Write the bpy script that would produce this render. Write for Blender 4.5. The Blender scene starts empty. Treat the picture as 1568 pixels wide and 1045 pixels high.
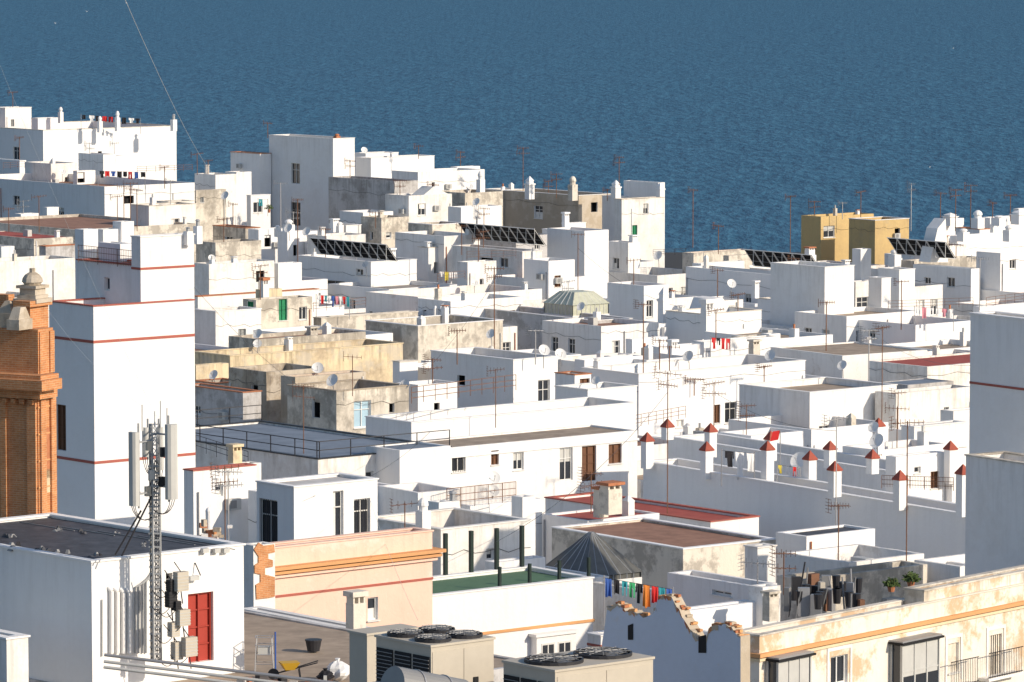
import bpy, math, random
from mathutils import Vector
random.seed(11)
R=random.Random(5)
F=7000.0; CZ=45.0
pitch=math.atan(632.5/F); cp=math.cos(pitch); sp=math.sin(pitch)
CAM=Vector((0,0,CZ)); Z=Vector((0,0,1)); GZ=2.5
scn=bpy.context.scene
def ray(u,v):
    xc=(u-784)/F; yc=-(v-522.5)/F
    return Vector((xc,cp+yc*sp,-sp+yc*cp))
def P(u,v,D):
    r=ray(u,v); return CAM+r*(D/r.y)
def ppm(D): return F/D
# ------------------------------------------------ materials
MATS={}
def newmat(name):
    m=bpy.data.materials.new(name); m.use_nodes=True
    nt=m.node_tree; b=nt.nodes['Principled BSDF']; MATS[name]=m
    return m,nt,b
def N(nt,t,**k):
    n=nt.nodes.new(t)
    for a,b in k.items(): setattr(n,a,b)
    return n
def mathn(nt,op,a,b=None,c=None,clamp=False):
    n=N(nt,'ShaderNodeMath',operation=op); n.use_clamp=clamp
    for i,x in enumerate((a,b,c)):
        if x is None: continue
        if isinstance(x,(int,float)): n.inputs[i].default_value=x
        else: nt.links.new(x,n.inputs[i])
    return n.outputs[0]
def mixc(nt,f,a,b):
    n=N(nt,'ShaderNodeMix',data_type='RGBA')
    for i,x in ((0,f),(6,a),(7,b)):
        if isinstance(x,(int,float)): n.inputs[i].default_value=x
        elif isinstance(x,tuple): n.inputs[i].default_value=(*x,1)
        else: nt.links.new(x,n.inputs[i])
    return n.outputs[2]
def noise(nt,vec,scale,detail=4,rough=.6):
    n=N(nt,'ShaderNodeTexNoise'); n.inputs['Scale'].default_value=scale
    n.inputs['Detail'].default_value=detail; n.inputs['Roughness'].default_value=rough
    nt.links.new(vec,n.inputs['Vector']); return n.outputs[0]
def mr(nt,val,a,b,c=0.,d=1.):
    n=N(nt,'ShaderNodeMapRange'); nt.links.new(val,n.inputs[0])
    for i,x in enumerate((a,b,c,d)): n.inputs[1+i].default_value=x
    return n.outputs[0]
def plaster(name,col,dirtcol,dirt=.4,patch=0.,patchcol=(.35,.31,.26),streak=.35,pmix=.6):
    m,nt,b=newmat(name); L=nt.links
    uv=N(nt,'ShaderNodeUVMap'); uv.uv_map='UVMap'
    sep=N(nt,'ShaderNodeSeparateXYZ'); L.new(uv.outputs[0],sep.inputs[0])
    geo=N(nt,'ShaderNodeNewGeometry'); oi=N(nt,'ShaderNodeObjectInfo')
    pos=geo.outputs['Position']; rnd=oi.outputs['Random']
    n1=noise(nt,pos,.45,5); n2=noise(nt,pos,3.2,5,.7)
    cmb=N(nt,'ShaderNodeCombineXYZ')
    L.new(mathn(nt,'MULTIPLY',sep.outputs[0],2.6),cmb.inputs[0])
    L.new(mathn(nt,'MULTIPLY',sep.outputs[1],.22),cmb.inputs[1])
    L.new(mathn(nt,'MULTIPLY',rnd,37.),cmb.inputs[2])
    st=mr(nt,noise(nt,cmb.outputs[0],1.,4,.65),.48,.78)
    fall=mathn(nt,'POWER',2.718,mathn(nt,'MULTIPLY',sep.outputs[1],-.5))
    rr=mathn(nt,'ADD',mathn(nt,'MULTIPLY',rnd,1.3),.2)
    sk=mathn(nt,'MULTIPLY',mathn(nt,'MULTIPLY',mathn(nt,'MULTIPLY',st,fall),rr),streak,clamp=True)
    mot=mathn(nt,'MULTIPLY',mathn(nt,'MULTIPLY',mr(nt,mathn(nt,'MULTIPLY',n1,mathn(nt,'ADD',n2,.5)),.42,.75),dirt),rr,clamp=True)
    c0=mixc(nt,mathn(nt,'MULTIPLY',rnd,.4),col,tuple(min(.86,c*f) for c,f in zip(col,(.96,.94,.90))))
    c1=mixc(nt,mot,c0,dirtcol)
    c2=mixc(nt,sk,c1,tuple(x*.55 for x in dirtcol))
    if patch>0:
        pm=mr(nt,mathn(nt,'ADD',noise(nt,pos,.55,8,.7),mathn(nt,'MULTIPLY',fall,.08)),.66-patch*.22,.73-patch*.2)
        c2=mixc(nt,mathn(nt,'MULTIPLY',pm,pmix),c2,patchcol)
    L.new(c2,b.inputs['Base Color']); b.inputs['Roughness'].default_value=.9
    b.inputs['Specular IOR Level'].default_value=.15
    bp=N(nt,'ShaderNodeBump'); bp.inputs['Strength'].default_value=.4; bp.inputs['Distance'].default_value=.05
    L.new(mathn(nt,'ADD',n2,mathn(nt,'MULTIPLY',n1,2.)),bp.inputs['Height']); L.new(bp.outputs[0],b.inputs['Normal'])
plaster('white',(.835,.83,.825),(.64,.60,.55),.26,.0,(.62,.58,.52),streak=.36,pmix=.4)
plaster('white2',(.81,.795,.77),(.56,.51,.45),.5,.18,(.57,.52,.46),.6,.55)
plaster('dirty',(.71,.655,.57),(.39,.35,.29),.85,.6,(.31,.28,.24),.9,.7)
plaster('grey',(.55,.54,.54),(.34,.32,.30),.8,.5,(.26,.24,.22),.85,.55)
plaster('stone',(.47,.40,.31),(.24,.20,.165),.85,.6,(.58,.52,.44),.9,.6)
plaster('cream',(.74,.62,.42),(.46,.37,.26),.8,.4,(.5,.45,.38),.85,.6)
plaster('facade',(.80,.75,.67),(.50,.42,.32),.8,.47,(.58,.38,.21),1.,.8)
plaster('ochre',(.60,.44,.21),(.42,.3,.17),.5,.2,(.48,.37,.22))
plaster('pink',(.84,.58,.47),(.68,.48,.38),.4,.15,(.78,.68,.60))
plaster('redtrim',(.42,.13,.10),(.3,.12,.1),.5)
plaster('orange',(.66,.35,.16),(.46,.26,.14),.6)
plaster('blueruin',(.54,.61,.72),(.40,.44,.51),.6,.35,(.58,.54,.50))
def simple(name,col,rough=.6,metal=0.,var=.25,scale=2.,dark=.6,spec=.3):
    m,nt,b=newmat(name); geo=N(nt,'ShaderNodeNewGeometry')
    f=mr(nt,noise(nt,geo.outputs['Position'],scale,5,.65),.35,.7)
    c=mixc(nt,mathn(nt,'MULTIPLY',f,var),col,tuple(x*dark for x in col))
    nt.links.new(c,b.inputs['Base Color']); b.inputs['Roughness'].default_value=rough; b.inputs['Metallic'].default_value=metal
    b.inputs['Specular IOR Level'].default_value=spec
simple('roof_terra',(.36,.20,.14),.9,var=.9,scale=1.2)
simple('roof_grey',(.33,.30,.28),.9,var=.9,scale=1.)
simple('roof_tan',(.43,.34,.26),.9,var=.9,scale=1.)
simple('roof_red',(.42,.10,.075),.8,var=.6,scale=1.5)
simple('roof_blue',(.22,.26,.32),.7,var=.7,scale=.7)
simple('roof_tar',(.045,.047,.055),.65,var=.9,scale=2.5,dark=2.2)
simple('roof_green',(.11,.20,.12),.8,var=.4)
simple('roof_white',(.6,.58,.56),.9,var=.8,scale=1.)
simple('frame',(.74,.73,.70),.5); simple('brown',(.16,.075,.04),.6); simple('reddoor',(.38,.05,.035),.5)
simple('greendoor',(.02,.22,.10),.5); simple('darkgreen',(.02,.035,.03),.5); simple('cyan',(.40,.56,.66),.5)
simple('shutter',(.30,.31,.31),.6); simple('dark',(.02,.02,.022),.8); simple('metal',(.38,.38,.39),.45,.4)
simple('rust',(.20,.10,.06),.8); simple('galv',(.42,.43,.44),.5,.3,var=.5); simple('blacksteel',(.03,.03,.035),.5)
simple('terracotta',(.50,.20,.10),.85,var=.7,scale=6); simple('beige',(.52,.47,.39),.6); simple('lightgrey',(.52,.52,.50),.55)
simple('redcap',(.36,.09,.06),.8,var=.5,scale=4); simple('bird',(.8,.8,.8),.8); simple('plastic_white',(.75,.75,.74),.35)
simple('solar',(.006,.007,.01),.55,spec=.1); simple('asphalt',(.06,.06,.06),.9); simple('yellow',(.55,.33,.03),.5)
simple('leaf',(.07,.11,.03),.8,var=.8,scale=8); simple('skyglass_dark',(.13,.13,.12),.3,var=.8,scale=3,spec=.5); simple('skyglass',(.55,.56,.44),.35,var=.6,scale=2,spec=.5)
simple('ductgrey',(.26,.26,.26),.5,.1)
for nm,c in dict(c_red=(.55,.03,.03),c_blue=(.04,.10,.35),c_white=(.75,.75,.75),c_green=(.05,.35,.15),c_black=(.02,.02,.025),c_orange=(.6,.2,.04),c_pink=(.6,.25,.3),c_teal=(.03,.25,.3),c_yellow=(.6,.5,.08)).items(): simple(nm,c,.9)
m,nt,b=newmat('glass'); b.inputs['Base Color'].default_value=(.035,.04,.05,1); b.inputs['Roughness'].default_value=.12
def brick(name,c1,c2,mortar,sc):
    m,nt,b=newmat(name); uv=N(nt,'ShaderNodeUVMap'); uv.uv_map='UVMap'
    br=N(nt,'ShaderNodeTexBrick'); nt.links.new(uv.outputs[0],br.inputs[0])
    br.inputs['Color1'].default_value=(*c1,1); br.inputs['Color2'].default_value=(*c2,1); br.inputs['Mortar'].default_value=(*mortar,1)
    br.inputs['Scale'].default_value=sc; br.inputs['Mortar Size'].default_value=.012; br.inputs['Brick Width'].default_value=.28; br.inputs['Row Height'].default_value=.075
    geo=N(nt,'ShaderNodeNewGeometry'); f=mr(nt,noise(nt,geo.outputs['Position'],1.8,6,.7),.4,.7)
    f2=mr(nt,noise(nt,geo.outputs['Position'],7,4,.7),.45,.75)
    c=mixc(nt,mathn(nt,'MULTIPLY',f,.6),br.outputs[0],tuple(x*.5 for x in c1))
    c=mixc(nt,mathn(nt,'MULTIPLY',f2,.35),c,(.62,.40,.24))
    nt.links.new(c,b.inputs['Base Color']); b.inputs['Roughness'].default_value=.9
    bp=N(nt,'ShaderNodeBump'); bp.inputs['Strength'].default_value=.7; bp.inputs['Distance'].default_value=.02
    nt.links.new(br.outputs[0],bp.inputs['Height']); nt.links.new(bp.outputs[0],b.inputs['Normal'])
brick('brick',(.62,.25,.09),(.50,.18,.065),(.60,.37,.20),1.)
# sea
m,nt,b=newmat('sea'); geo=N(nt,'ShaderNodeNewGeometry'); pos=geo.outputs['Position']
mp=N(nt,'ShaderNodeMapping'); nt.links.new(pos,mp.inputs[0]); mp.inputs['Rotation'].default_value=(0,0,.3); mp.inputs['Scale'].default_value=(1.,.28,1.)
w1=noise(nt,mp.outputs[0],.45,4,.62); w2=noise(nt,mp.outputs[0],.11,3,.5); w3=noise(nt,pos,.006,3,.5)
h=mathn(nt,'ADD',mathn(nt,'MULTIPLY',w1,1.),mathn(nt,'MULTIPLY',w2,.8))
bp=N(nt,'ShaderNodeBump'); bp.inputs['Strength'].default_value=1.; bp.inputs['Distance'].default_value=1.3
nt.links.new(h,bp.inputs['Height']); nt.links.new(bp.outputs[0],b.inputs['Normal'])
c=mixc(nt,mr(nt,mathn(nt,'ADD',mathn(nt,'MULTIPLY',w1,.8),mathn(nt,'MULTIPLY',w2,.2)),.38,.63),(.016,.076,.142),(.050,.160,.258))
c=mixc(nt,mr(nt,w3,.35,.65,0,.2),c,(.03,.125,.205))
nt.links.new(c,b.inputs['Base Color']); b.inputs['Roughness'].default_value=.5; b.inputs['Specular IOR Level'].default_value=.12
# ------------------------------------------------ mesh builder
class MB:
    def __init__(s): s.v=[];s.f=[];s.m=[];s.uv=[];s.names=[]
    def mi(s,n):
        if n not in s.names: s.names.append(n)
        return s.names.index(n)
    def face(s,pts,mat,uvs=None):
        k=len(s.v); s.v+= [tuple(p) for p in pts]; s.f.append(tuple(range(k,k+len(pts)))); s.m.append(s.mi(mat))
        if uvs is None:
            a=(Vector(pts[1])-Vector(pts[0])); n=a.cross(Vector(pts[-1])-Vector(pts[0]))
            if n.length>0 and abs(n.normalized().z)<.7:
                h=Vector((-n.y,n.x,0)); h=h.normalized() if h.length>0 else Vector((1,0,0))
                uvs=[(Vector(p).dot(h),(34-p[2])) for p in pts]
            else: uvs=[(p[0],p[1]+20) for p in pts]
        s.uv+=uvs
    def obox(s,O,ex,ey,ez,mat):
        O=Vector(O); p=[O,O+ex,O+ex+ey,O+ey]; q=[x+ez for x in p]
        s.face([p[3],p[2],p[1],p[0]],mat); s.face(q,mat)
        for i in range(4):
            j=(i+1)%4; s.face([p[i],p[j],q[j],q[i]],mat)
    def cbox(s,c,w,d,h,mat,a=0.):
        e1=Vector((math.cos(a),math.sin(a),0)); e2=Vector((-math.sin(a),math.cos(a),0))
        s.obox(Vector(c)-e1*w/2-e2*d/2,e1*w,e2*d,Z*h,mat)
    def frus(s,c,w,d,w2,d2,h,mat,a=0.):
        e1=Vector((math.cos(a),math.sin(a),0)); e2=Vector((-math.sin(a),math.cos(a),0)); c=Vector(c)
        p=[c+e1*x*w/2+e2*y*d/2 for x,y in((-1,-1),(1,-1),(1,1),(-1,1))]
        q=[c+Z*h+e1*x*w2/2+e2*y*d2/2 for x,y in((-1,-1),(1,-1),(1,1),(-1,1))]
        s.face(p[::-1],mat)
        if w2>.001: s.face(q,mat)
        for i in range(4):
            j=(i+1)%4
            if w2>.001: s.face([p[i],p[j],q[j],q[i]],mat)
            else: s.face([p[i],p[j],q[i]],mat)
    def rod(s,a,b,r,mat,n=5,r2=None):
        a=Vector(a);b=Vector(b); d=b-a
        if d.length<1e-5:return
        r2=r if r2 is None else r2
        x=d.orthogonal().normalized(); y=d.normalized().cross(x)
        A=[a+(x*math.cos(t)+y*math.sin(t))*r for t in [6.2832*i/n for i in range(n)]]
        B=[b+(x*math.cos(t)+y*math.sin(t))*r2 for t in [6.2832*i/n for i in range(n)]]
        for i in range(n): s.face([A[i],A[(i+1)%n],B[(i+1)%n],B[i]],mat)
        s.face(A[::-1],mat); s.face(B,mat)
    def dome(s,c,r,h,mat,n=10,k=4):
        c=Vector(c); rings=[[c+Vector((math.cos(6.2832*i/n)*r*math.cos(1.5708*j/k),math.sin(6.2832*i/n)*r*math.cos(1.5708*j/k),h*math.sin(1.5708*j/k))) for i in range(n)] for j in range(k)]
        for j in range(k-1):
            for i in range(n): s.face([rings[j][i],rings[j][(i+1)%n],rings[j+1][(i+1)%n],rings[j+1][i]],mat)
        t=c+Z*h
        for i in range(n): s.face([rings[-1][i],rings[-1][(i+1)%n],t],mat)
    def obj(s,name,parent=None,smooth=False):
        if not s.f: return None
        off=parent.location if parent else Vector((0,0,0))
        if not parent:
            n=len(s.v); off=Vector((sum(p[0] for p in s.v)/n,sum(p[1] for p in s.v)/n,min(p[2] for p in s.v)))
        me=bpy.data.meshes.new(name)
        me.from_pydata([(p[0]-off.x,p[1]-off.y,p[2]-off.z) for p in s.v],[],s.f)
        for n in s.names: me.materials.append(MATS[n])
        me.polygons.foreach_set('material_index',s.m)
        ul=me.uv_layers.new(name='UVMap'); ul.data.foreach_set('uv',[x for t in s.uv for x in t])
        if smooth: me.polygons.foreach_set('use_smooth',[True]*len(s.f))
        me.update()
        o=bpy.data.objects.new(name,me); scn.collection.objects.link(o)
        if parent: o.parent=parent
        else: o.location=off
        return o
def group(name,loc):
    e=bpy.data.objects.new(name,None); e.location=loc; e.empty_display_size=.5; scn.collection.objects.link(e); return e
CUR=[None,None]
def G(name): CUR[0]=None; CUR[1]=name
# ------------------------------------------------ windows
def opening(mb,O,dr,n,s0,s1,z0,z1,typ,dep=.2):
    q=lambda s,z,k: O+dr*s+Vector((0,0,z-O.z))-n*k
    rev='white' if typ!='d' else 'white2'
    for a,b_ in (((s0,z0),(s1,z0)),((s1,z0),(s1,z1)),((s1,z1),(s0,z1)),((s0,z1),(s0,z0))):
        mb.face([q(*a,0),q(*b_,0),q(*b_,dep),q(*a,dep)],rev)
    W=s1-s0;H=z1-z0
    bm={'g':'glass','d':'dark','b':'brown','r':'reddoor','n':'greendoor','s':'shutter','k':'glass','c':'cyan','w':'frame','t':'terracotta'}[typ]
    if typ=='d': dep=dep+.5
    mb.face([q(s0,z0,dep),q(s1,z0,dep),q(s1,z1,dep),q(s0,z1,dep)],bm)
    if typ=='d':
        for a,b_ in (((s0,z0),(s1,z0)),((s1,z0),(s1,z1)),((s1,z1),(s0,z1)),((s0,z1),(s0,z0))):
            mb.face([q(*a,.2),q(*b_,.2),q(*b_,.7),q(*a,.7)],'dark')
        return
    def bar(a0,a1,b0,b1,mat,off=.02,th=.05):
        mb.obox(q(a0,b0,dep-off),dr*(a1-a0),n*th,Z*(b1-b0),mat)
    if typ in 'gkc':
        t=.07
        bar(s0,s0+t,z0,z1,'frame');bar(s1-t,s1,z0,z1,'frame');bar(s0+t,s1-t,z0,z0+t,'frame');bar(s0+t,s1-t,z1-t,z1,'frame')
        if W>.7: bar((s0+s1)/2-.03,(s0+s1)/2+.03,z0+t,z1-t,'frame',.023)
        if H>1.3: bar(s0+t,s1-t,z0+H*.66,z0+H*.66+.05,'frame',.027)
        if typ=='g' and R.random()<.4:
            if R.random()<.5: mb.obox(q(s0+t,z0+t,dep-.004),dr*(W-2*t)*R.choice([.45,1]),n*.006,Z*(H-2*t)*R.choice([.5,1]),'frame')
            else: mb.obox(q(s0+t,z1-t-H*.4,dep-.004),dr*(W-2*t),n*.006,Z*H*.4,'lightgrey')
    if typ=='k':
        k=int(W/.13)
        for i in range(1,k): mb.obox(q(s0+W*i/k,z0,.02)-dr*.012,dr*.024,n*.02,Z*H,'blacksteel')
    if typ in 'brns':
        t=.06
        bar(s0,s0+t,z0,z1,bm,.02,.07);bar(s1-t,s1,z0,z1,bm,.02,.07);bar(s0+t,s1-t,z1-t,z1,bm,.02,.07)
        bar((s0+s1)/2-.02,(s0+s1)/2+.02,z0,z1-t,bm,.02,.06)
        k=max(2,int(H/.5))
        for i in range(1,k): bar(s0+t,s1-t,z0+H*i/k-.02,z0+H*i/k+.02,bm,.025,.03)
    if H<1.9 and W>.5:
        mb.obox(q(s0-.06,z0-.06,.03),dr*(W+.12),n*.11,Z*.055,'frame')
def wallface(mb,wm,O,dr,L,zt,zb,holes,mat,uoff):
    n=dr.cross(Z)
    ss=sorted({0.,L}|{x for h in holes for x in h[:2]}); zs=sorted({zb,zt}|{x for h in holes for x in h[2:4]})
    for i in range(len(ss)-1):
        for j in range(len(zs)-1):
            sm=(ss[i]+ss[i+1])/2; zm=(zs[j]+zs[j+1])/2
            if any(h[0]<sm<h[1] and h[2]<zm<h[3] for h in holes): continue
            pts=[(ss[i],zs[j]),(ss[i+1],zs[j]),(ss[i+1],zs[j+1]),(ss[i],zs[j+1])]
            mb.face([Vector((O.x+dr.x*s,O.y+dr.y*s,z)) for s,z in pts],mat,[(s+uoff,zt-z) for s,z in pts])
    for h in holes: opening(wm,Vector((O.x,O.y,zt)),dr,n,*h)
BL=[]
def core(C,w,d,a,mat,par=.9,roof='roof_terra',zb=None,holesR=(),holesL=(),cop=None,clutter=True,t=.22,name='house',bands=()):
    zb=GZ-.1 if zb is None else zb
    if CUR[0] is None: CUR[0]=group(CUR[1],Vector((C.x,C.y,zb)))
    g=CUR[0]
    e1=Vector((math.cos(a),math.sin(a),0)); e2=Vector((-math.sin(a),math.cos(a),0)); zt=C.z
    mb=MB(); wm=MB(); uo=R.random()*50
    holesR=list(holesR); holesL=list(holesL)
    if clutter and not holesR and w>2.2 and R.random()<.4:
        s=R.uniform(.5,w-1.3); hh=R.choice([.6,.9,1.1]); z1=zt-par-R.uniform(.3,.8); holesR.append((s,s+R.choice([.5,.7,.8]),z1-hh,z1,R.choice('ggdsb')))
    if clutter and not holesL and d>3 and R.random()<.3:
        s=R.uniform(.5,d-1.4); hh=R.choice([.6,.9]); z1=zt-par-R.uniform(.3,.9); holesL.append((s,s+R.choice([.5,.8]),z1-hh,z1,R.choice('ggds')))
    A=Vector((C.x,C.y,0)); B=A+e1*w; D_=B+e2*d; E=A+e2*d
    wallface(mb,wm,A,e1,w,zt,zb,holesR,mat,uo)
    wallface(mb,wm,B,e2,d,zt,zb,[],mat,uo+w)
    wallface(mb,wm,D_,-e1,w,zt,zb,[],mat,uo+w+d)
    wallface(mb,wm,E,-e2,d,zt,zb,holesL,mat,uo+d)
    t=min(t,w*.3,d*.3)
    o=[x+Z*zt for x in(A,B,D_,E)]
    i_=[A+e1*t+e2*t+Z*zt,B-e1*t+e2*t+Z*zt,D_-e1*t-e2*t+Z*zt,E+e1*t-e2*t+Z*zt]
    for k in range(4):
        j=(k+1)%4; mb.face([o[k],o[j],i_[j],i_[k]],mat,[(k,0),(k+1,0),(k+1,.2),(k,.2)])
    rm=MB()
    if par>.02:
        for k in range(4):
            j=(k+1)%4; l=(i_[j]-i_[k]).length
            mb.face([i_[j],i_[k],i_[k]-Z*par,i_[j]-Z*par],mat,[(l+uo,0),(uo,0),(uo,par),(l+uo,par)])
    rm.face([x-Z*max(par,.004) for x in i_],roof)
    if cop:
        ov=.05; h=.06; T=t+2*ov; zz=Z*(zt+.003)
        mb.obox(A-e1*ov-e2*ov+zz,e1*(w+2*ov),e2*T,Z*h,cop)
        mb.obox(E-e1*ov+e2*(ov-T)+zz,e1*(w+2*ov),e2*T,Z*h,cop)
        mb.obox(A-e1*ov+e2*(T-ov)+zz,e1*T,e2*(d+2*ov-2*T),Z*h,cop)
        mb.obox(B+e1*(ov-T)+e2*(T-ov)+zz,e1*T,e2*(d+2*ov-2*T),Z*h,cop)
    for (zc,h,pr,bm) in bands:
        z0=zc-h/2
        mb.obox(A-e2*pr-e1*pr+Z*z0,e1*(w+2*pr),e2*pr,Z*h,bm)
        mb.obox(A-e1*pr+Z*z0,e1*pr,e2*d,Z*h,bm)
        mb.obox(B+Z*z0,e1*pr,e2*d,Z*h,bm)
    mb.obj('walls',g); rm.obj('roof',g); wm.obj('windows',g)
    bk=dict(C=C,w=w,d=d,e1=e1,e2=e2,a=a,zt=zt,g=g,par=par,A=A,B=B,E=E,F=D_)
    if clutter:
        BL.append(bk)
        cm=MB()
        for (O,dr,L) in ((A,e1,w),(E,-e2,d)):
            n=dr.cross(Z)
            if L>3.5 and R.random()<.6:
                s=R.choice([.25,L-.3,L*R.uniform(.2,.8)]); b0=O+dr*s+n*.07
                cm.rod(b0+Z*(zt-par-.15),b0+Z*max(zb,zt-12),.045,R.choice(['lightgrey','white','terracotta','metal']),5)
            if L>4 and R.random()<.6:
                z=zt-R.uniform(.5,1.6); k=8; pr=None
                for i in range(k+1):
                    p=O+dr*(L*i/k)+n*.03+Z*(z-.12*math.sin(i*2.3)-.03*i)
                    if pr is not None: cm.rod(pr,p,.014,'blacksteel',3)
                    pr=p
            if L>3 and R.random()<.12:
                q=O+dr*L*R.uniform(.2,.7)+n*.05+Z*(zt-par-R.uniform(.8,1.4)); cm.obox(q,dr*.8,n*.3,Z*.55,'lightgrey'); cm.obox(q+dr*.12+n*.302+Z*.08,dr*.4,n*.01,Z*.4,'ductgrey')
        if w>2.5 and d>2.5:
            for _ in range(R.choice([0,0,1,1,2])):
                s=R.uniform(.5,w-.5); q=R.choice([.4,d-.4,R.uniform(.5,d-.5)]); h=par+R.uniform(.2,.8)
                c=A+e1*s+e2*q+Z*(zt-par); ww=R.uniform(.3,.5)
                km=R.choice(['white','white2','white2','dirty'])
                cm.cbox(c,ww,ww*R.uniform(.8,1.5),h,km,a)
                ty=R.random()
                if ty<.4:
                    cm.cbox(c+Z*(h+.12),ww*1.25,ww*1.25,.06,R.choice(['terracotta',km,km]),a)
                    for x in(-1,1):
                        for y in(-1,1): cm.cbox(c+e1*x*ww*.35+e2*y*ww*.35+Z*h,.07,.07,.12,km,a)
                elif ty<.7: cm.rod(c+Z*h,c+Z*(h+.35),.09,R.choice(['terracotta','galv','lightgrey']),8)
                else: cm.frus(c+Z*h,ww*1.2,ww*1.2,.1,.1,.25,km,a)
            if w>4 and d>4 and R.random()<.4:
                c=A+e1*w*R.uniform(.3,.7)+e2*d*R.uniform(.3,.7)+Z*(zt-par)
                cm.cbox(c,R.uniform(.7,1.),.5,.65,'lightgrey',a+R.choice([0,1.57]))
        cm.obj('pipes_and_chimneys',g)
    return bk
def block(u0,uc,u1,v,D,mat='white',a=40,par=.9,roof=None,wins=(),cop=None,clutter=True,bands=(),zb=None,dmin=.8,wmin=.8):
    a=math.radians(a); C=P(uc,v,D); ca,sa=math.cos(a),math.sin(a); dC=D*cp+(CZ-C.z)*sp
    w=max(wmin,((u1-784)*dC-C.x*F)/(F*ca-(u1-784)*sa*cp))
    d=max(dmin,(C.x*F-(u0-784)*dC)/(F*sa+(u0-784)*ca*cp))
    e1=Vector((ca,sa,0)); e2=Vector((-sa,ca,0))
    hR,hL=[],[]
    for (f,a0,b0,a1,b1,ty) in wins:
        n=-e2 if f=='R' else -e1
        def hit(u,v):
            r=ray(u,v); return CAM+r*(n.dot(C-CAM)/n.dot(r))
        um,vm=(a0+a1)/2,(b0+b1)/2
        p0,p1=hit(a0,vm),hit(a1,vm); z1,z0=hit(um,b0).z,hit(um,b1).z
        if f=='R': s0,s1=(p0-C).dot(e1),(p1-C).dot(e1); L=w
        else: s0,s1=d-(p0-C).dot(e2),d-(p1-C).dot(e2); L=d
        s0,s1=max(.05,s0),min(L-.05,s1); z1=min(z1,C.z-.05)
        if s1-s0<.1 or z1-z0<.1: continue
        (hR if f=='R' else hL).append((s0,s1,z0,z1,ty))
    bz=[(P(uc,vv,D).z,h,pr,bm) for vv,h,pr,bm in bands]
    if roof is None: roof=R.choice(['roof_terra','roof_grey','roof_tan','roof_white','roof_terra'])
    if cop is None and par>.3 and R.random()<.3: cop=R.choice(['white','white2','dirty','white','terracotta'])
    if mat=='white' and clutter and R.random()<.15: mat='white2'
    return core(C,w,d,a,mat,par,roof,zb,hR,hL,cop or None,clutter,bands=bz)
b=block
# ------------------------------------------------ world ground & sea
mb=MB(); mb.face([(-20000,-3000,0),(20000,-3000,0),(20000,40000,0),(-20000,40000,0)],'sea'); mb.obj('sea')
mb=MB(); mb.obox(Vector((-700,-300,-3)),Vector((1400,0,0)),Vector((0,900,0)),Z*(3+GZ),'asphalt'); mb.obj('ground')
# ------------------------------------------------ FAR LEFT
G('white_house')
b(-60,66,270,200,560,wins=[('L',20,225,30,245,'g'),('R',150,232,156,240,'d')],clutter=False); b(-10,8,48,166,575); b(48,58,92,182,572,clutter=False)
G('white_house')
b(38,78,118,251,530,wins=[('R',118,262,126,280,'d')]); b(-60,30,40,246,540); b(120,158,178,237,545); b(150,165,192,240,550)
b(-60,160,298,286,505,'white',wins=[('L',84,318,98,331,'g'),('L',20,300,30,315,'g'),('R',262,320,270,338,'g'),('R',232,318,238,334,'d'),('R',190,300,205,312,'d')])
b(22,32,60,328,495); b(66,72,90,318,500)
b(112,118,146,262,525,wins=[('R',118,264,130,280,'d')])
G('white_house')
b(200,228,300,316,478,'white2',wins=[('R',262,335,275,350,'g')]); b(240,258,298,310,485,'white2')
b(-60,115,300,352,468,'dirty',par=.3); b(-50,-10,118,402,430,'white2'); b(-50,52,112,366,450,'dirty',par=.05,roof='roof_red')
b(60,70,120,378,445,'grey'); b(-30,2,22,378,446,'white')
# CENTRE-LEFT FAR
G('white_house')
b(298,330,362,268,522,'white2'); b(296,300,346,292,519,'dirty',par=.1); b(353,398,415,236,548); b(412,510,543,213,540,cop='white',clutter=False,wins=[('L',446,250,459,282,'g'),('L',446,310,460,346,'k')])
b(345,362,385,264,535,wins=[]); b(380,384,414,300,528,'white',wins=[('R',388,310,402,326,'g')]); b(545,568,665,243,545)
b(540,560,610,236,552)
G('white_house')
b(503,604,640,278,520,'grey'); b(600,640,742,264,530); b(690,700,735,256,540)
b(590,626,692,300,492,'white',wins=[('R',640,312,652,330,'g')]); b(686,706,768,318,470,'white'); b(665,712,770,296,508,'dirty')
G('stained_house')
b(553,584,626,334,470,'dirty'); b(520,556,602,326,490,'white'); b(625,662,712,345,460,'dirty'); b(605,680,735,362,452,'white')
G('stained_house')
b(765,886,938,300,520,'stone',wins=[('L',818,315,831,335,'g'),('R',905,310,915,325,'d')]); b(740,768,800,292,530,'dirty')
G('white_house')
b(940,952,1017,306,505,'white2',wins=[('R',985,312,993,328,'g'),('R',968,345,976,362,'n')]); b(922,946,962,302,515,'white')
b(955,1008,1018,280,512,'white',clutter=False,par=.1)
G('white_house')
b(640,656,690,380,452); b(380,396,442,352,470,wins=[('R',405,360,415,378,'d')]); b(425,440,492,356,465,'white'); b(326,376,398,350,478,'dirty',wins=[('R',384,358,392,372,'d'),('L',345,362,356,376,'g')])
b(295,320,420,405,415,'white2',wins=[('R',392,415,405,432,'d')]); b(414,426,462,404,420); b(470,500,560,362,462,'white')
G('white_house')
b(455,568,638,402,440,cop='white',wins=[('L',496,430,528,447,'k'),('L',545,412,556,422,'g')])
b(503,530,553,346,470,'white',clutter=False); b(300,330,400,372,450,'dirty')
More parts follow.
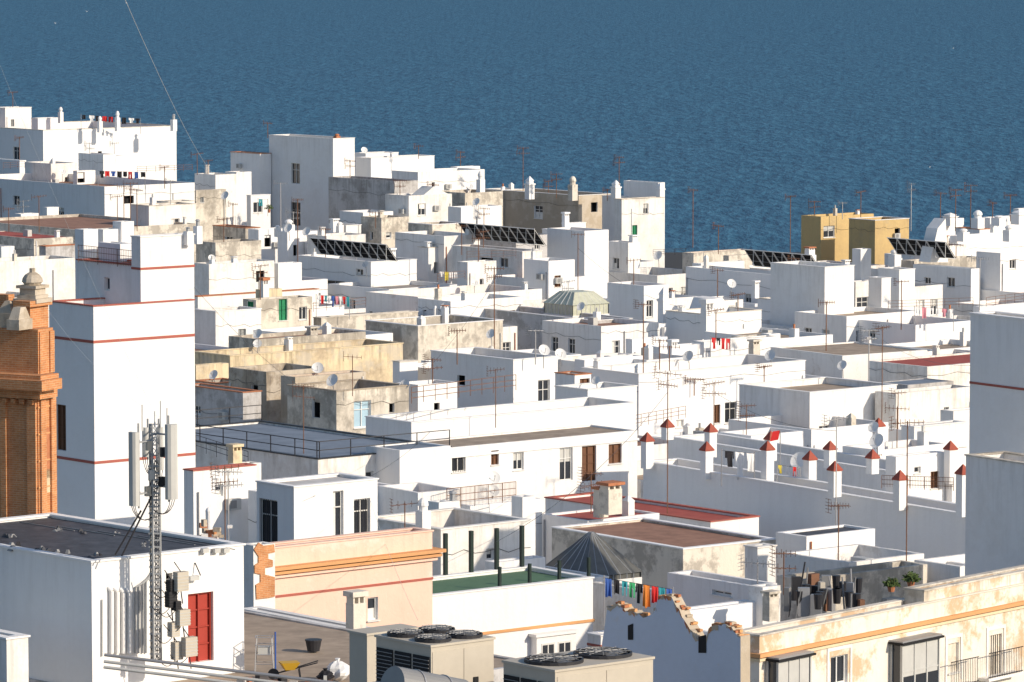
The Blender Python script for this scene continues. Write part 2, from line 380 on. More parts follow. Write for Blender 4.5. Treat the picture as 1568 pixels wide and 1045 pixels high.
# CENTRE
G('white_house')
b(692,800,830,386,440,wins=[('L',735,395,755,410,'d'),('L',765,395,778,410,'g')]); b(838,895,932,354,445,clutter=False); b(930,962,980,372,450,wins=[('L',938,395,948,412,'g')])
b(560,640,830,455,418); b(862,868,897,343,470); b(700,716,760,402,432,'white'); b(802,840,880,400,430,'white')
b(640,790,845,362,462,'grey',par=.2); b(832,838,862,352,468,clutter=False)
G('stained_house')
b(480,492,640,488,385,'dirty',cop='dirty'); b(560,640,770,500,372,'dirty'); b(297,303,488,455,392,'white2',wins=[('R',345,470,360,488,'d')])
b(372,392,478,460,380,'dirty',wins=[('R',427,456,440,491,'n'),('R',458,470,470,490,'g'),('L',378,462,388,492,'n')])
b(297,330,400,478,375,'white2'); b(392,400,432,444,388,'cream')
G('stained_house')
b(700,910,968,492,390,'grey',a=37,cop='white2',clutter=False,wins=[('R',940,505,950,520,'g')]); b(640,690,800,462,400,'white',par=.5)
G('white_house')
b(930,986,1024,438,408,'white',wins=[('L',985,440,990,450,'g'),('R',990,460,1000,486,'g')]); b(1020,1076,1166,482,385); b(1060,1092,1138,462,392,par=.05,wins=[('R',1100,478,1110,492,'d')])
b(960,968,1022,520,372,'white')
G('white_house')
b(1050,1227,1262,425,425,a=37,wins=[('L',1140,450,1150,464,'g')]); b(1045,1062,1152,388,452,'dirty',roof='roof_red',par=.15); b(1108,1116,1148,392,448,'dirty')
b(1180,1263,1308,410,400,cop='white',clutter=False); b(1060,1070,1140,404,440,'white')
b(1218,1226,1250,392,470,clutter=False)
G('ochre_house')
b(1227,1257,1338,332,500,'ochre',wins=[('R',1261,346,1278,364,'g'),('R',1310,346,1322,370,'d')],roof='roof_tan',par=.3); b(1300,1340,1392,338,492,'ochre',wins=[('R',1370,350,1378,362,'d')])
G('white_house')
b(1345,1377,1401,414,410,cop='white',clutter=False); b(1330,1350,1364,427,404,clutter=False); b(1296,1310,1334,432,408,wins=[('R',1312,455,1330,480,'g')]); b(1305,1318,1334,382,440,'white')
b(1398,1487,1500,412,430,wins=[('L',1415,425,1425,440,'g'),('L',1450,425,1462,440,'g')]); b(1495,1532,1620,388,440,wins=[('R',1546,398,1556,412,'g')]); b(1436,1442,1476,336,480)
b(1463,1500,1516,352,470); b(1500,1516,1562,334,480); b(1440,1450,1620,362,462); b(1400,1430,1480,378,455,'white'); b(1555,1560,1630,320,490)
b(1380,1400,1500,400,445,'dirty',par=.2)
G('white_house')
b(1303,1402,1490,498,390,clutter=False,wins=[('L',1330,505,1340,518,'g')]); b(1160,1300,1360,470,410,'white'); b(1490,1500,1600,470,400,'white',wins=[('R',1510,490,1522,510,'g')])
b(1180,1290,1420,545,345,'white2',par=.1,roof='roof_tan',a=35,clutter=False); b(1330,1420,1600,562,335,'white2',par=.12,roof='roof_red')
# MID RIGHT
G('white_house')
b(1132,1240,1373,602,310,cop='white',roof='roof_tan',par=.4,clutter=False,wins=[('R',1254,652,1270,684,'g'),('R',1296,650,1311,680,'g')])
G('cream_house')
b(1340,1372,1490,603,312,'white2'); b(1345,1390,1460,590,322,'grey',par=.05,roof='roof_blue'); b(1440,1460,1600,630,290,'white2'); b(1380,1400,1480,655,275,'white')
G('white_house')
b(890,978,1233,574,325,cop='white2',roof='roof_tan',wins=[('R',1110,616,1128,648,'k'),('R',1094,620,1103,648,'b'),('R',1035,643,1047,655,'g'),('L',920,600,930,616,'g')])
b(1060,1078,1192,524,352,'white'); b(995,1010,1075,532,348); b(1120,1150,1190,518,356,'dirty'); b(1165,1178,1195,512,358,clutter=False); b(925,990,1060,552,340)
b(880,895,985,552,338,'white',wins=[('R',905,575,918,620,'b')])
G('white_house')
b(660,786,854,552,320,cop='white',roof='roof_tan',clutter=False,wins=[('R',824,582,842,628,'g'),('L',700,575,712,590,'d')]); b(850,880,905,575,315,wins=[('R',888,580,903,620,'b')])
b(606,640,700,590,312,'white'); b(606,612,640,555,330)
b(850,900,975,598,305,'white')
G('white_house')
b(560,630,973,648,282,'white',par=1.0,cop='white',roof='roof_tan',clutter=False)
b(620,690,976,686,268,'white',par=.1,roof='roof_tan',clutter=False,bands=[(700,.14,.08,'white')],wins=[('R',692,697,713,723,'k'),('R',786,693,802,720,'g'),('R',857,686,877,736,'g'),('R',891,683,913,737,'b'),('R',932,680,952,710,'b'),('R',752,690,764,712,'b')])
# MID LEFT
G('cream_house')
b(297,352,617,546,335,'cream',cop='cream',roof='roof_tan',wins=[('R',420,562,430,574,'g')]); b(290,300,350,560,330,'cream'); b(350,395,560,520,345,'dirty',par=.3)
G('ruined_stone_house')
b(350,408,497,570,312,'stone',wins=[('R',470,590,488,615,'d'),('L',385,590,395,610,'d')]); b(430,452,560,578,306,'stone',par=.15,roof='roof_red')
b(440,515,626,600,296,'dirty',cop='stone',wins=[('R',542,614,568,655,'c'),('R',596,618,604,632,'d'),('L',478,612,490,640,'d')]); b(280,372,400,602,305,'grey'); b(296,330,375,588,318,'dirty')
G('terrace_house')
TB=b(200,487,690,704,258,'white2',par=.12,roof='roof_blue',clutter=False,cop='blacksteel',wins=[('R',640,718,650,738,'g'),('R',560,722,572,742,'g')])
b(350,366,400,712,246,'white2',par=.1,roof='roof_green') 
b(560,612,690,690,259,'white',par=.1,roof='roof_blue',clutter=False)
G('white_house')
b(290,296,391,722,225,'white',cop='redtrim',wins=[('R',330,742,342,760,'g')]); b(380,470,640,765,222,'white'); b(577,640,705,755,222,'white',a=36)
G('white_hut')
b(393,450,578,747,200,'white',par=.08,roof='roof_white',cop='white',clutter=False,wins=[('R',510,752,526,828,'g'),('R',542,764,567,822,'k'),('L',397,765,425,838,'k')])
G('white_house')
b(560,675,812,812,206,'white',cop='white2',wins=[('R',745,840,757,858,'g')]); b(786,800,812,762,213,clutter=False); b(690,720,830,775,228,'white'); b(655,672,686,770,215,clutter=False)
# PINK
G('pink_house')
PB=b(376,404,662,842,186,'pink',cop='pink',par=1.,roof='roof_tan',clutter=False,bands=[(872,.14,.42,'orange'),(879,.12,.30,'orange'),(885,.12,.16,'pink'),(916,.1,.03,'redtrim')],wins=[('R',563,915,579,950,'g')])
b(378,388,421,836,184,'white2',clutter=False,par=.05)
b(370,546,560,968,160,'white2',cop='white2',clutter=False,par=.1)
# RIGHT long terraces with red caps
G('terrace_house')
LT=b(985,1484,1540,790,225,a=34,cop='white',clutter=False,par=1.)
UT=b(1022,1458,1530,738,250,a=34,cop='white',clutter=False,wins=[('L',1300,700,1312,715,'g')])
b(1290,1345,1450,690,262,'white'); b(1365,1372,1447,700,248,'white',wins=[('R',1425,722,1438,748,'b'),('R',1400,715,1410,725,'g')])
b(1100,1150,1230,668,275,'white')
G('white_tower')
b(1486,1660,1700,500,190,'white',a=34,clutter=False,bands=[(608,.1,.03,'redtrim')],cop='white')
b(1479,1640,1700,722,184,'white',a=34,cop='dirty',clutter=False)
G('white_house')
b(1440,1600,1660,885,196,'white',a=36); b(1400,1470,1580,868,198,'white')
# RED ROOF
G('red_roof_house')
b(835,1088,1162,800,232,'white',par=.12,roof='roof_red',cop='redtrim',clutter=False)
b(845,1046,1188,842,214,'dirty',par=.1,roof='roof_terra',cop='white',a=38,wins=[],clutter=False)
b(830,900,1010,798,228,'white',par=.1,roof='roof_red')
b(1022,1152,1190,898,184,'white',wins=[('L',1090,905,1120,912,'g')]); b(1150,1160,1188,840,196,clutter=False)
G('white_house')
b(1188,1235,1340,822,215,'white',roof='roof_tar',par=.1); b(1200,1300,1415,862,200,'white2',wins=[('R',1340,885,1360,900,'d')]); b(1190,1230,1420,888,194,'dirty'); b(1240,1262,1335,845,206,'white')
# COURT
G('white_house')
CT=b(560,657,908,914,193,'white',par=.12,roof='roof_green',a=38,clutter=False,cop='white',bands=[(980,.12,.06,'orange')],wins=[('R',700,1000,720,1040,'g')])
b(745,760,835,862,204,'white',wins=[]); b(905,985,1000,905,199,'white2'); b(800,912,930,885,203,'white',par=.3)
G('white_house')
b(985,1130,1165,985,170,'white'); b(905,920,1000,975,180,'white',bands=[(990,.1,.04,'redtrim')]); b(1040,1052,1162,936,176,'white',clutter=False)
# STREET FACADE
G('apartment_house')
SF=b(1120,1163,1680,975,166,'facade',a=50,roof='roof_tan',cop='dirty',clutter=False,bands=[(1004,.14,.16,'orange'),(1011,.1,.1,'cream')],
 wins=[('R',1272,1004,1298,1048,'g'),('R',1515,972,1534,1034,'k'),('R',1452,985,1468,1030,'w')])
SF2=b(1385,1415,1680,906,174.25,'facade',a=50,cop='dirty',clutter=False)
b(1150,1168,1195,900,178,'white2',clutter=False)
# WHITE TOWER LEFT
G('white_lookout_tower')
WT=b(75,143,297,470,230,'white',clutter=False,roof='roof_red',cop='redtrim',bands=[(524,.14,.03,'redtrim'),(709,.14,.03,'redtrim')],wins=[('L',86,620,101,690,'b')])
b(204,215,297,364,232.3,'white',clutter=False,bands=[(412,.12,.03,'redtrim')],cop='white'); b(118,214,260,408,232.6,'white',par=.05,roof='roof_red',clutter=False,cop='redtrim',wins=[('L',160,425,168,445,'g')])
b(122,128,150,352,238,clutter=False,par=.3); b(149,158,188,352,239.5,clutter=False,par=.3); b(176,186,200,340,240,clutter=False,par=.1); b(150,184,206,374,236,clutter=False,par=.3)
# NEAR LEFT
G('white_rooftop_building')
NB=b(-150,140,373,862,140,'white',a=42,par=.06,roof='roof_tar',cop='white',clutter=False,zb=15,wins=[('R',288,908,327,1014,'r'),('R',254,878,264,888,'d')])
b(-160,10,20,980,136,'white2',a=42,cop='white',clutter=False)
TER=b(-260,300,830,1092,136,'grey',a=42,par=.05,roof='roof_tan',clutter=False)
G('white_rooftop_building')
core(Vector((-3.6,84,27.2)),14,14,math.radians(40),'white2',par=.06,roof='roof_grey',clutter=False)
NL=len(BL)
# ------------------------------------------------ FILLER low houses between
y=200
while y<478:
    x=-0.125*y-8
    while x<.125*y+8:
        zmax=45-(y+4)*492/7000.-.6
        z=min(R.uniform(8.5,12),zmax)
        w=R.uniform(6,10); d=R.uniform(6,10); G('white_house')
        hR=[(s,s+.9,z-h-1.5,z-h,'g') for s in (1.2,3.2,5.) for h in (1.3,4.3) if s+1<w]
        hL=[(s,s+.9,z-h-1.5,z-h,'g') for s in (1.2,3.4) for h in (1.3,4.3) if s+1<d]
        core(Vector((x+R.uniform(-1,1),y+R.uniform(-2,2),z)),w,d,math.radians(40+R.uniform(-3,3)),R.choice(['white','white','white2']),R.choice([.4,.9]),R.choice(['roof_terra','roof_grey','roof_tan']),None,hR,hL)
        x+=R.uniform(11,14)
    y+=13
# ------------------------------------------------ details
def ant(p0,p1,kind=0,mat=None):
    D=p0.y
    mb=MB(); mat=mat or R.choice(['rust','rust','metal','rust'])
    r=.028 if D<300 else .042
    mb.rod(p0-Z*.3,p1,r,mat,5)
    ang=R.uniform(-.5,.8); dx=Vector((math.cos(ang),math.sin(ang),0)); dy=Vector((-dx.y,dx.x,0))
    for k in range(1 if kind==0 else 2):
        z=p1.z-.08-k*.6; Lb=R.uniform(1.,1.5); c=Vector((p1.x,p1.y,z)); tilt=Z*R.uniform(-.1,.15)
        mb.rod(c-(dx+tilt)*Lb*.5,c+(dx+tilt)*Lb*.5,r*.7,mat,4)
        n=R.randint(5,8)
        for i in range(n):
            q=c+(dx+tilt)*Lb*(i/(n-1)-.5); l=.16+.2*(1-i/n) 
            mb.rod(q-dy*l-Z*.0,q+dy*l,r*.5,mat,3)
            mb.rod(q-Z*l*.6,q+Z*l*.6,r*.5,mat,3)
        q=c-(dx+tilt)*Lb*.5
        for s in(-.3,-.15,.15,.3): mb.rod(q+Z*s-dy*.3,q+Z*s+dy*.3,r*.5,mat,3)
        mb.rod(q-Z*.32,q+Z*.32,r*.5,mat,3)
    mb.obj('tv_antenna')
def antenna(u,vt,vb,D,kind=0,mat=None):
    p0=P(u,vb,D); p1=P(u,vt,D); ant(p0,Vector((p0.x,p0.y,p1.z)),kind,mat)
for t in [(410,188,208,541),(641,223,240,545),(801,226,292,530,1),(852,266,300,520,1),(948,240,280,512,1),(663,282,300,495),(1061,290,375,455),(1247,308,332,502,1),(1318,293,335,500),(1395,281,350,480,1),
          (1486,283,352,472,1),(1547,298,335,480),(1100,345,385,452),(757,410,548,330,1),(759,565,648,284),(885,358,455,420),(985,465,575,330,0),(1022,570,780,236,1),(1025,530,575,328),(1130,450,480,388),(1265,462,545,350),(1330,505,600,318,1),
          (1350,500,690,262),(1093,585,690,262,1),(1280,640,800,226),(1388,645,850,200),(465,590,690,262,1),(430,280,352,470),(456,305,400,440),(200,280,350,470,1),(350,720,830,198,1),(302,235,264,505),(545,375,402,442),(1063,580,600,328),(707,345,386,440),(575,325,345,470),
          (1380,430,500,390),(1463,290,350,472,1),(1500,395,470,400),(1200,845,900,184,1),(1160,860,900,184),(1375,600,650,275),(180,300,352,468),(252,255,285,505),(1215,395,440,425),(1440,295,336,480),(540,545,600,296),(700,505,552,320),
          (345,715,835,200,1),(620,770,830,206),(870,430,470,400,1),(1170,560,600,330),(820,505,552,320),(30,210,250,542),(190,285,350,472),(210,290,350,471),(1210,300,392,475),(1290,310,332,500),(930,290,304,516),(1520,310,334,482),(60,300,352,470),(1010,520,560,334)]:
    antenna(*t)
def chimney(u,vt,vb,D,w=.5,kind='pyr',mat='white'):
    mb=MB(); p0=P(u,vb,D); h=P(u,vt,D).z-p0.z; a=math.radians(40)
    if kind=='pyr':
        mb.cbox(p0-Z*.4,w,w,h*.55+.4,mat,a); mb.cbox(p0+Z*h*.55,w*1.2,w*1.2,h*.08,mat,a); mb.cbox(p0+Z*h*.63,w*.8,w*.8,h*.14,mat,a); mb.frus(p0+Z*h*.77,w*.95,w*.95,.04,.04,h*.23,mat,a)
    elif kind=='dome':
        mb.cbox(p0-Z*.4,w,w,h*.6+.4,mat,a); mb.rod(p0+Z*h*.6,p0+Z*h*.75,w*.4,mat,10); mb.dome(p0+Z*h*.75,w*.5,h*.25,mat)
    elif kind=='pipe':
        mb.cbox(p0-Z*.4,w,w,h*.6+.4,mat,a); mb.rod(p0+Z*h*.6,p0+Z*h*.9,w*.28,'galv',8); mb.rod(p0+Z*h*.9,p0+Z*h,w*.42,'galv',8,w*.2)
    elif kind=='slot':
        mb.cbox(p0-Z*.4,w,w*.8,h*.72+.4,mat,a)
        e1=Vector((math.cos(a),math.sin(a),0)); e2=Vector((-e1.y,e1.x,0))
        for x in(-.42,0,.42): mb.cbox(p0+Z*h*.72+e1*x*w,w*.12,w*.7,h*.16,mat,a)
        mb.cbox(p0+Z*h*.88,w*1.25,w*1.05,h*.12,'terracotta' if R.random()<.2 else mat,a)
    mb.obj('chimney')
for t in [(93,164,184,572,.5,'dome'),(153,178,198,562,.5,'dome'),(180,170,196,563,.5,'dome'),(266,175,196,566,.6,'pipe'),(516,205,214,542,.6,'dome','terracotta'),(811,270,300,522,.8,'pyr'),(877,270,302,518,.8,'dome','dirty'),(943,276,303,514,.8,'pyr'),(1011,280,304,510,.7,'pyr'),
          (736,262,295,510,.7,'dome'),(442,336,356,466,.9,'dome'),(425,345,357,467,.5,'dome'),(600,380,402,442,.6,'slot'),(656,370,382,453,.6,'slot'),(1497,322,352,471,1.,'dome'),(1455,326,340,480,1.1,'pyr'),(1530,330,340,478,1.2,'dome'),(1560,322,338,478,1.2,'pyr'),
          (1083,458,512,384,.9,'slot'),(1016,440,488,390,.7,'pyr'),(545,905,970,158,.55,'slot','dirty'),(360,680,715,247,.6,'slot','cream'),(648,762,812,206,.5,'dome'),(935,738,775,228,.9,'slot','dirty'),(920,745,780,229,.6,'slot','dirty'),(693,752,790,220,.5,'pipe'),(1157,430,450,400,.5,'slot'),
          (405,425,462,384,.6,'slot'),(1240,378,395,450,.8,'slot'),(512,335,350,470,.7,'slot'),(478,500,522,350,.7,'slot','dirty'),(1155,520,545,350,.7,'slot','dirty'),(288,348,364,234,.35,'pipe'),(303,336,362,238,.35,'pipe'),(1030,520,552,345,.6,'slot'),(1370,382,402,446,.9,'dome'),(520,340,352,470,.6,'dome'),
          (1180,905,935,176,.5,'slot','dirty'),(1295,398,412,432,.6,'slot'),(1545,345,364,460,.9,'dome'),(1475,350,364,462,.9,'dome'),(866,325,345,470,.6,'slot'),(970,360,373,451,.7,'slot')]:
    chimney(*t)
def dishp(c,r=.4,az=-2.2):
    mb=MB(); f=Vector((math.cos(az)*.85,math.sin(az)*.85,.5)).normalized(); x=f.orthogonal().normalized(); y=f.cross(x)
    K=4;n=16; rings=[[c+ (x*math.cos(6.2832*i/n)+y*math.sin(6.2832*i/n))*r*k/K+f*(.22*r*(k/K)**2) for i in range(n)] for k in range(1,K+1)]
    for i in range(n): mb.face([c,rings[0][i],rings[0][(i+1)%n]],'plastic_white')
    for k in range(K-1):
        for i in range(n): mb.face([rings[k][i],rings[k+1][i],rings[k+1][(i+1)%n],rings[k][(i+1)%n]],'plastic_white')
    mb.rod(c-Z*r,c+f*r*1.0-Z*r*.1,.015,'metal'); mb.rod(c+f*r-Z*r*.1,c+f*r*.85-Z*r*.08,.045,'lightgrey',6)
    mb.rod(c-f*.05,c-f*.15-Z*1.2,.03,'metal'); mb.obj('satellite_dish')
def dish(u,v,D,r=.4,az=-2.2): dishp(P(u,v,D),r,az)
for t in [(752,512,368,.42),(833,537,318,.42,-1.2),(858,543,317,.42,-1.2),(755,732,262,.42,-1.2),(755,752,261,.36,-1.2),(442,350,460,.5),(1343,676,255,.45),(395,512,340,.4),(1224,706,245,.5),(1430,353,470,.5),(681,470,395,.4),(1008,392,450,.5),(1338,655,260,.35),(560,405,438,.35),(890,470,388,.4),(1180,545,335,.45),(620,590,300,.4),(470,355,462,.5),(1290,560,338,.4),(1120,435,420,.45,-1.2),(345,300,500,.5)]: dish(*t)
R2=random.Random(21)
for bk in BL[:NL]:
    if bk['w']>1.8 and bk['d']>1.2:
        k=R2.random()
        p=bk['A']+bk['e1']*bk['w']*R2.uniform(.15,.85)+bk['e2']*bk['d']*R2.uniform(.5,.9)+Z*(bk['zt']-bk['par'])
        if k<.32: ant(p,p+Z*(bk['par']+R2.uniform(1.2,2.8)),R2.choice([0,1]))
        elif k<.45: dishp(p+Z*(bk['par']+.35),R2.uniform(.32,.45),R2.choice([-2.2,-1.2,-1.6]))
def cap_pillar(u,vt,D,vb):
    mb=MB(); p0=P(u,vb,D); h=P(u,vt,D).z-p0.z; a=math.radians(34); w=.5
    mb.cbox(p0-Z*.2,w,w,h-.5+.2,'white',a); mb.cbox(p0+Z*(h-.5),w*1.2,w*1.2,.07,'redcap',a); mb.frus(p0+Z*(h-.43),w*1.2,w*1.2,.03,.03,.43,'redcap',a); mb.obj('pillar_with_red_cap')
for u,vt,D,vb in [(991,662,247,712),(1082,676,243,728),(1175,675,240,738),(1278,706,233,755),(1378,720,229,775),(1474,711,225,785),(1022,641,258,668),(1088,648,256,695),(1180,660,254,700),(1271,675,252,712),(1240,690,240,735),(1345,640,262,690),(1336,688,246,720),(1455,675,250,735)]: cap_pillar(u,vt,D,vb)
def solar(u0,v0,u1,v1,D,n=6):
    mb=MB(); p=P(u0,v0,D); a=math.radians(38); e2=Vector((-math.sin(a),math.cos(a),0)); e1=Vector((math.cos(a),math.sin(a),0))
    W=(u1-u0)/ppm(D)/math.sin(a); wd=W/n; up=(Z*1.35-e1*1.1)*1.2; nrm=(Z*1.1+e1*1.35).normalized()
    for i in range(n):
        base=p-e2*(wd*(i+1))-Z*1.25+e1*1.
        mb.obox(base,e2*wd*.95,up,nrm*.06,'solar')
        for s in (0,wd*.95-.07): mb.obox(base+e2*s-nrm*.03,e2*.07,up,nrm*.028,'frame')
        for k in(.3,.7): mb.obox(base+e2*.07+up*k-nrm*.025,e2*(wd*.95-.14),up*.02,nrm*.02,'ductgrey')
        mb.rod(base+up,base+up-Z*1.5,.03,'frame',4); mb.rod(base+up-Z*1.5,base,.03,'frame',4)
    o=p-Z*1.25+e1*1.
    mb.rod(o,o-e2*W,.05,'frame'); mb.rod(o+up,o+up-e2*W,.045,'frame')
    mb.obj('solar_collector_rack')
solar(478,370,600,392,445,9); solar(705,347,822,372,455,9); solar(1143,388,1238,405,436,7); solar(1362,370,1442,385,440,6)
def railing(p,q,h=1.,mat='blacksteel',step=1.2,rails=3,bal=False,r=.02):
    mb=MB(); L=(q-p).length; n=max(1,int(L/step))
    for i in range(n+1): mb.rod(p+(q-p)*i/n,p+(q-p)*i/n+Z*h,r*1.2,mat,4)
    for k in range(rails): z=Z*h*(1-k/rails); mb.rod(p+z,q+z,r,mat,4)
    if bal:
        m=int(L/.13)
        for i in range(m): mb.rod(p+(q-p)*i/m+Z*.08,p+(q-p)*i/m+Z*h,r*.5,mat,3)
    mb.obj('railing')
def edge(bk,which,s0=0,s1=1,ins=.1):
    A=bk['A']+Z*bk['zt']; 
    if which=='R': o=A+bk['e2']*ins; return o+bk['e1']*bk['w']*s0,o+bk['e1']*bk['w']*s1
    if which=='L': o=A+bk['e1']*ins; return o+bk['e2']*bk['d']*s0,o+bk['e2']*bk['d']*s1
    if which=='BK': o=A+bk['e2']*(bk['d']-ins); return o+bk['e1']*bk['w']*s0,o+bk['e1']*bk['w']*s1
railing(*edge(TB,'R'),r=.035,step=2.2,rails=2); railing(*edge(TB,'L'),r=.035,step=2.2,rails=2); railing(*edge(TB,'BK'),r=.035,step=2.2,rails=2)
railing(P(630,618,280),P(790,598,290),r=.025,mat='rust'); railing(P(684,780,222),P(790,768,228),mat='rust',bal=True); railing(P(715,398,438),P(790,396,440),bal=False,h=.8,mat='rust'); railing(P(480,478,384),P(560,470,388),mat='rust',h=.8)
railing(P(120,402,236),P(210,412,232.8),mat='rust',h=.9,r=.018,bal=True); railing(P(1000,392,452),P(1050,390,455),h=.6); railing(P(5,260,535),P(38,258,538),mat='rust',h=.8); railing(P(210,265,506),P(295,262,512),mat='rust',h=.7)
railing(P(1350,748,243),P(1460,752,238),mat='rust',bal=True,h=.7); railing(P(970,655,300),P(1050,640,308),mat='rust',h=.8); railing(P(1360,475,402),P(1490,470,402),h=.8,mat='rust')
railing(P(670,432,430),P(712,428,432),h=.8,mat='rust'); railing(P(300,690,262),P(380,716,256),h=.9); railing(P(1510,470,400),P(1568,462,404),h=.8,mat='rust')
mb=MB()
p,q=edge(CT,'BK',.0,.95)
for i in range(7):
    c=p+(q-p)*i/6; mb.cbox(c,.16,.16,1.9,'darkgreen',.7)
mb.obj('row_of_fence_posts')
mb=MB(); p,q=edge(CT,'R',.45,1.,.3)
for i in range(4): mb.cbox(p+(q-p)*i/3,.12,.12,.9,'darkgreen',.7)
mb.obj('row_of_fence_posts')
def skylight(u0,u1,vt,vb,D,mat='skyglass',bars='frame',hb=.5):
    mb=MB(); um=(u0+u1)/2; c=P(um,vb,D); W=(u1-u0)/ppm(D); a=math.radians(38); s=W/(math.cos(a)+math.sin(a)); H=P(um,vt,D).z-c.z
    c=c+Vector((0,s*.5,0)); H+=0
    e1=Vector((math.cos(a),math.sin(a),0)); e2=Vector((-e1.y,e1.x,0))
    mb.cbox(c-Z*1.5,s,s,1.5+hb*.2,'white2',a); 
    b0=c+Z*hb*.2; mb.cbox(b0,s*.96,s*.96,hb,mat,a)
    for i in range(9):
        for sg in(-1,1):
            mb.rod(b0+e1*s*.485*sg+e2*s*(i/8-.5)*.97,b0+e1*s*.485*sg+e2*s*(i/8-.5)*.97+Z*hb,.035,bars,4)
            mb.rod(b0+e2*s*.485*sg+e1*s*(i/8-.5)*.97,b0+e2*s*.485*sg+e1*s*(i/8-.5)*.97+Z*hb,.035,bars,4)
    top=.5 if bars=='frame' else .05
    t0=b0+Z*hb; h2=H-hb; mb.frus(t0,s*1.02,s*1.02,s*top,s*top,h2,mat,a)
    for i in range(6):
        f=(i/5-.5)*2
        for sg in(-1,1):
            mb.rod(t0+e1*s*.51*sg+e2*s*.51*f,t0+Z*h2+e1*s*top/2*sg+e2*s*top/2*f,.024,bars,4)
            mb.rod(t0+e2*s*.51*sg+e1*s*.51*f,t0+Z*h2+e2*s*top/2*sg+e1*s*top/2*f,.024,bars,4)
    mb.obj('glass_skylight')
skylight(832,934,452,486,398,hb=.9); skylight(828,985,824,892,206,'skyglass_dark','galv',.25)
def clothes(u0,v0,u1,v1,D,n,cols,sc=1.):
    mb=MB(); p=P(u0,v0,D); q=P(u1,v1,D+1.5); mb.rod(p,q,.012,'blacksteel',3)
    mb.rod(p+Z*.1,p-Z*1.9,.03,'metal'); mb.rod(q+Z*.1,q-Z*1.9,.03,'metal'); dr=(q-p).normalized(); L=(q-p).length; nn=dr.cross(Z)
    for i in range(n):
        s=L*(i+.15+R.uniform(0,.15))/n; w=min(L/n*.8,R.uniform(.4,.75)*sc); h=R.uniform(.5,.95)*sc; o=p+dr*s; m=cols[i%len(cols)]
        k=5; ty=R.random()
        for j in range(k):
            a0,a1=j/k,(j+1)/k; f=lambda t:nn*(.05*math.sin(t*9+i))
            def hh(t): 
                if ty<.4: return h*(.45 if (t<.2 or t>.8) else 1)
                if ty<.6: return h*(1 if abs(t-.5)>.12 else .4)
                return h*(1+.05*math.sin(t*7+i))
            hm=hh((a0+a1)/2); mb.face([o+dr*w*a0-Z*hm+f(a0)*1.6,o+dr*w*a1-Z*hm+f(a1)*1.6,o+dr*w*a1+f(a1)*.2,o+dr*w*a0+f(a0)*.2],m)
    mb.obj('clothes_line')
clothes(925,885,1030,903,178,9,['c_blue','c_black','c_teal','c_green','c_black','c_orange','c_red','c_teal'])
clothes(124,176,215,182,563,9,['c_black','c_white','c_black','c_red','c_red','c_white']); clothes(150,262,222,264,506,8,['c_black','c_red','c_blue','c_black'])
clothes(484,452,535,455,384,9,['c_white','c_red','c_teal','c_white','c_blue','c_pink']); clothes(1088,517,1118,519,350,4,['c_red','c_black','c_red']); clothes(1105,690,1155,695,240,3,['c_black','c_white','c_white'],1.6)
clothes(672,416,716,418,438,6,['c_white','c_yellow','c_white']); clothes(1400,470,1460,474,388,6,['c_white','c_pink','c_white']); clothes(1190,712,1222,716,240,3,['c_yellow','c_white','c_red'],.7); clothes(395,305,410,306,520,2,['c_teal','c_white'])
mb=MB(); c=P(1192,668,245); 
mb.face([c+Vector((-.45,0,-.3)),c+Vector((0,.1,-.2)),c+Vector((.1,.1,.3)),c+Vector((-.3,0,.25))],'c_red'); mb.rod(c+Vector((.1,.1,.3)),c+Vector((.1,.1,-2)),.03,'metal'); mb.obj('red_flag')
def polywall(pts,u,v,D,face,mat,th=.35,a=40,endmat=None):
    a=math.radians(a); e1=Vector((math.cos(a),math.sin(a),0)); e2=Vector((-e1.y,e1.x,0)); n=-e2 if face=='R' else -e1; C=P(u,v,D)
    W=[]
    for (x,y) in pts:
        r=ray(x,y); W.append(CAM+r*(n.dot(C-CAM)/n.dot(r)))
    mb=MB(); B=[p-n*th for p in W]
    mb.face(W[::-1],mat); mb.face(B,mat)
    for i in range(len(W)):
        j=(i+1)%len(W); mb.face([W[i],W[j],B[j],B[i]],endmat or mat)
    return mb
mb=polywall([(389,842),(396,831),(404,836),(420,834),(421,846),(411,848),(411,856),(418,858),(418,868),(406,870),(406,880),(421,884),(421,914),(411,916),(393,918),(392,896),(399,892),(399,880),(390,878),(390,866),(396,862),(396,852)],388,836,183.93,'R','brick',.05); mb.obj('exposed_brick_quoin')
# blue ruin: ragged top
RR=random.Random(3)
key=[(922,985),(930,932),(945,925),(958,935),(972,940),(985,945),(1003,937),(1008,915),(1028,912),(1040,935),(1052,958),(1065,975),(1080,985),(1085,965),(1100,955),(1120,962),(1134,975)]
def rag(key,amp=2.6):
    out=[]
    for (x0,y0),(x1,y1) in zip(key,key[1:]):
        n=max(1,int(abs(x1-x0)/4))
        for i in range(n):
            t=i/n; out.append((x0+(x1-x0)*t+RR.uniform(-.3,.3),y0+(y1-y0)*t+RR.uniform(-amp,amp)))
    out.append(key[-1]); return out
top=rag(key); pts=[(920,1200)]+top+[(1134,1200)]
mb=polywall(pts,1134,975,150,'L','blueruin',.45,a=42,endmat='stone')
def onp(x,y,a=42,off=.0):
    a=math.radians(a); n=-Vector((math.cos(a),math.sin(a),0)); C=P(1134,975,150); r=ray(x,y); return CAM+r*(n.dot(C-CAM)/n.dot(r))+n*off
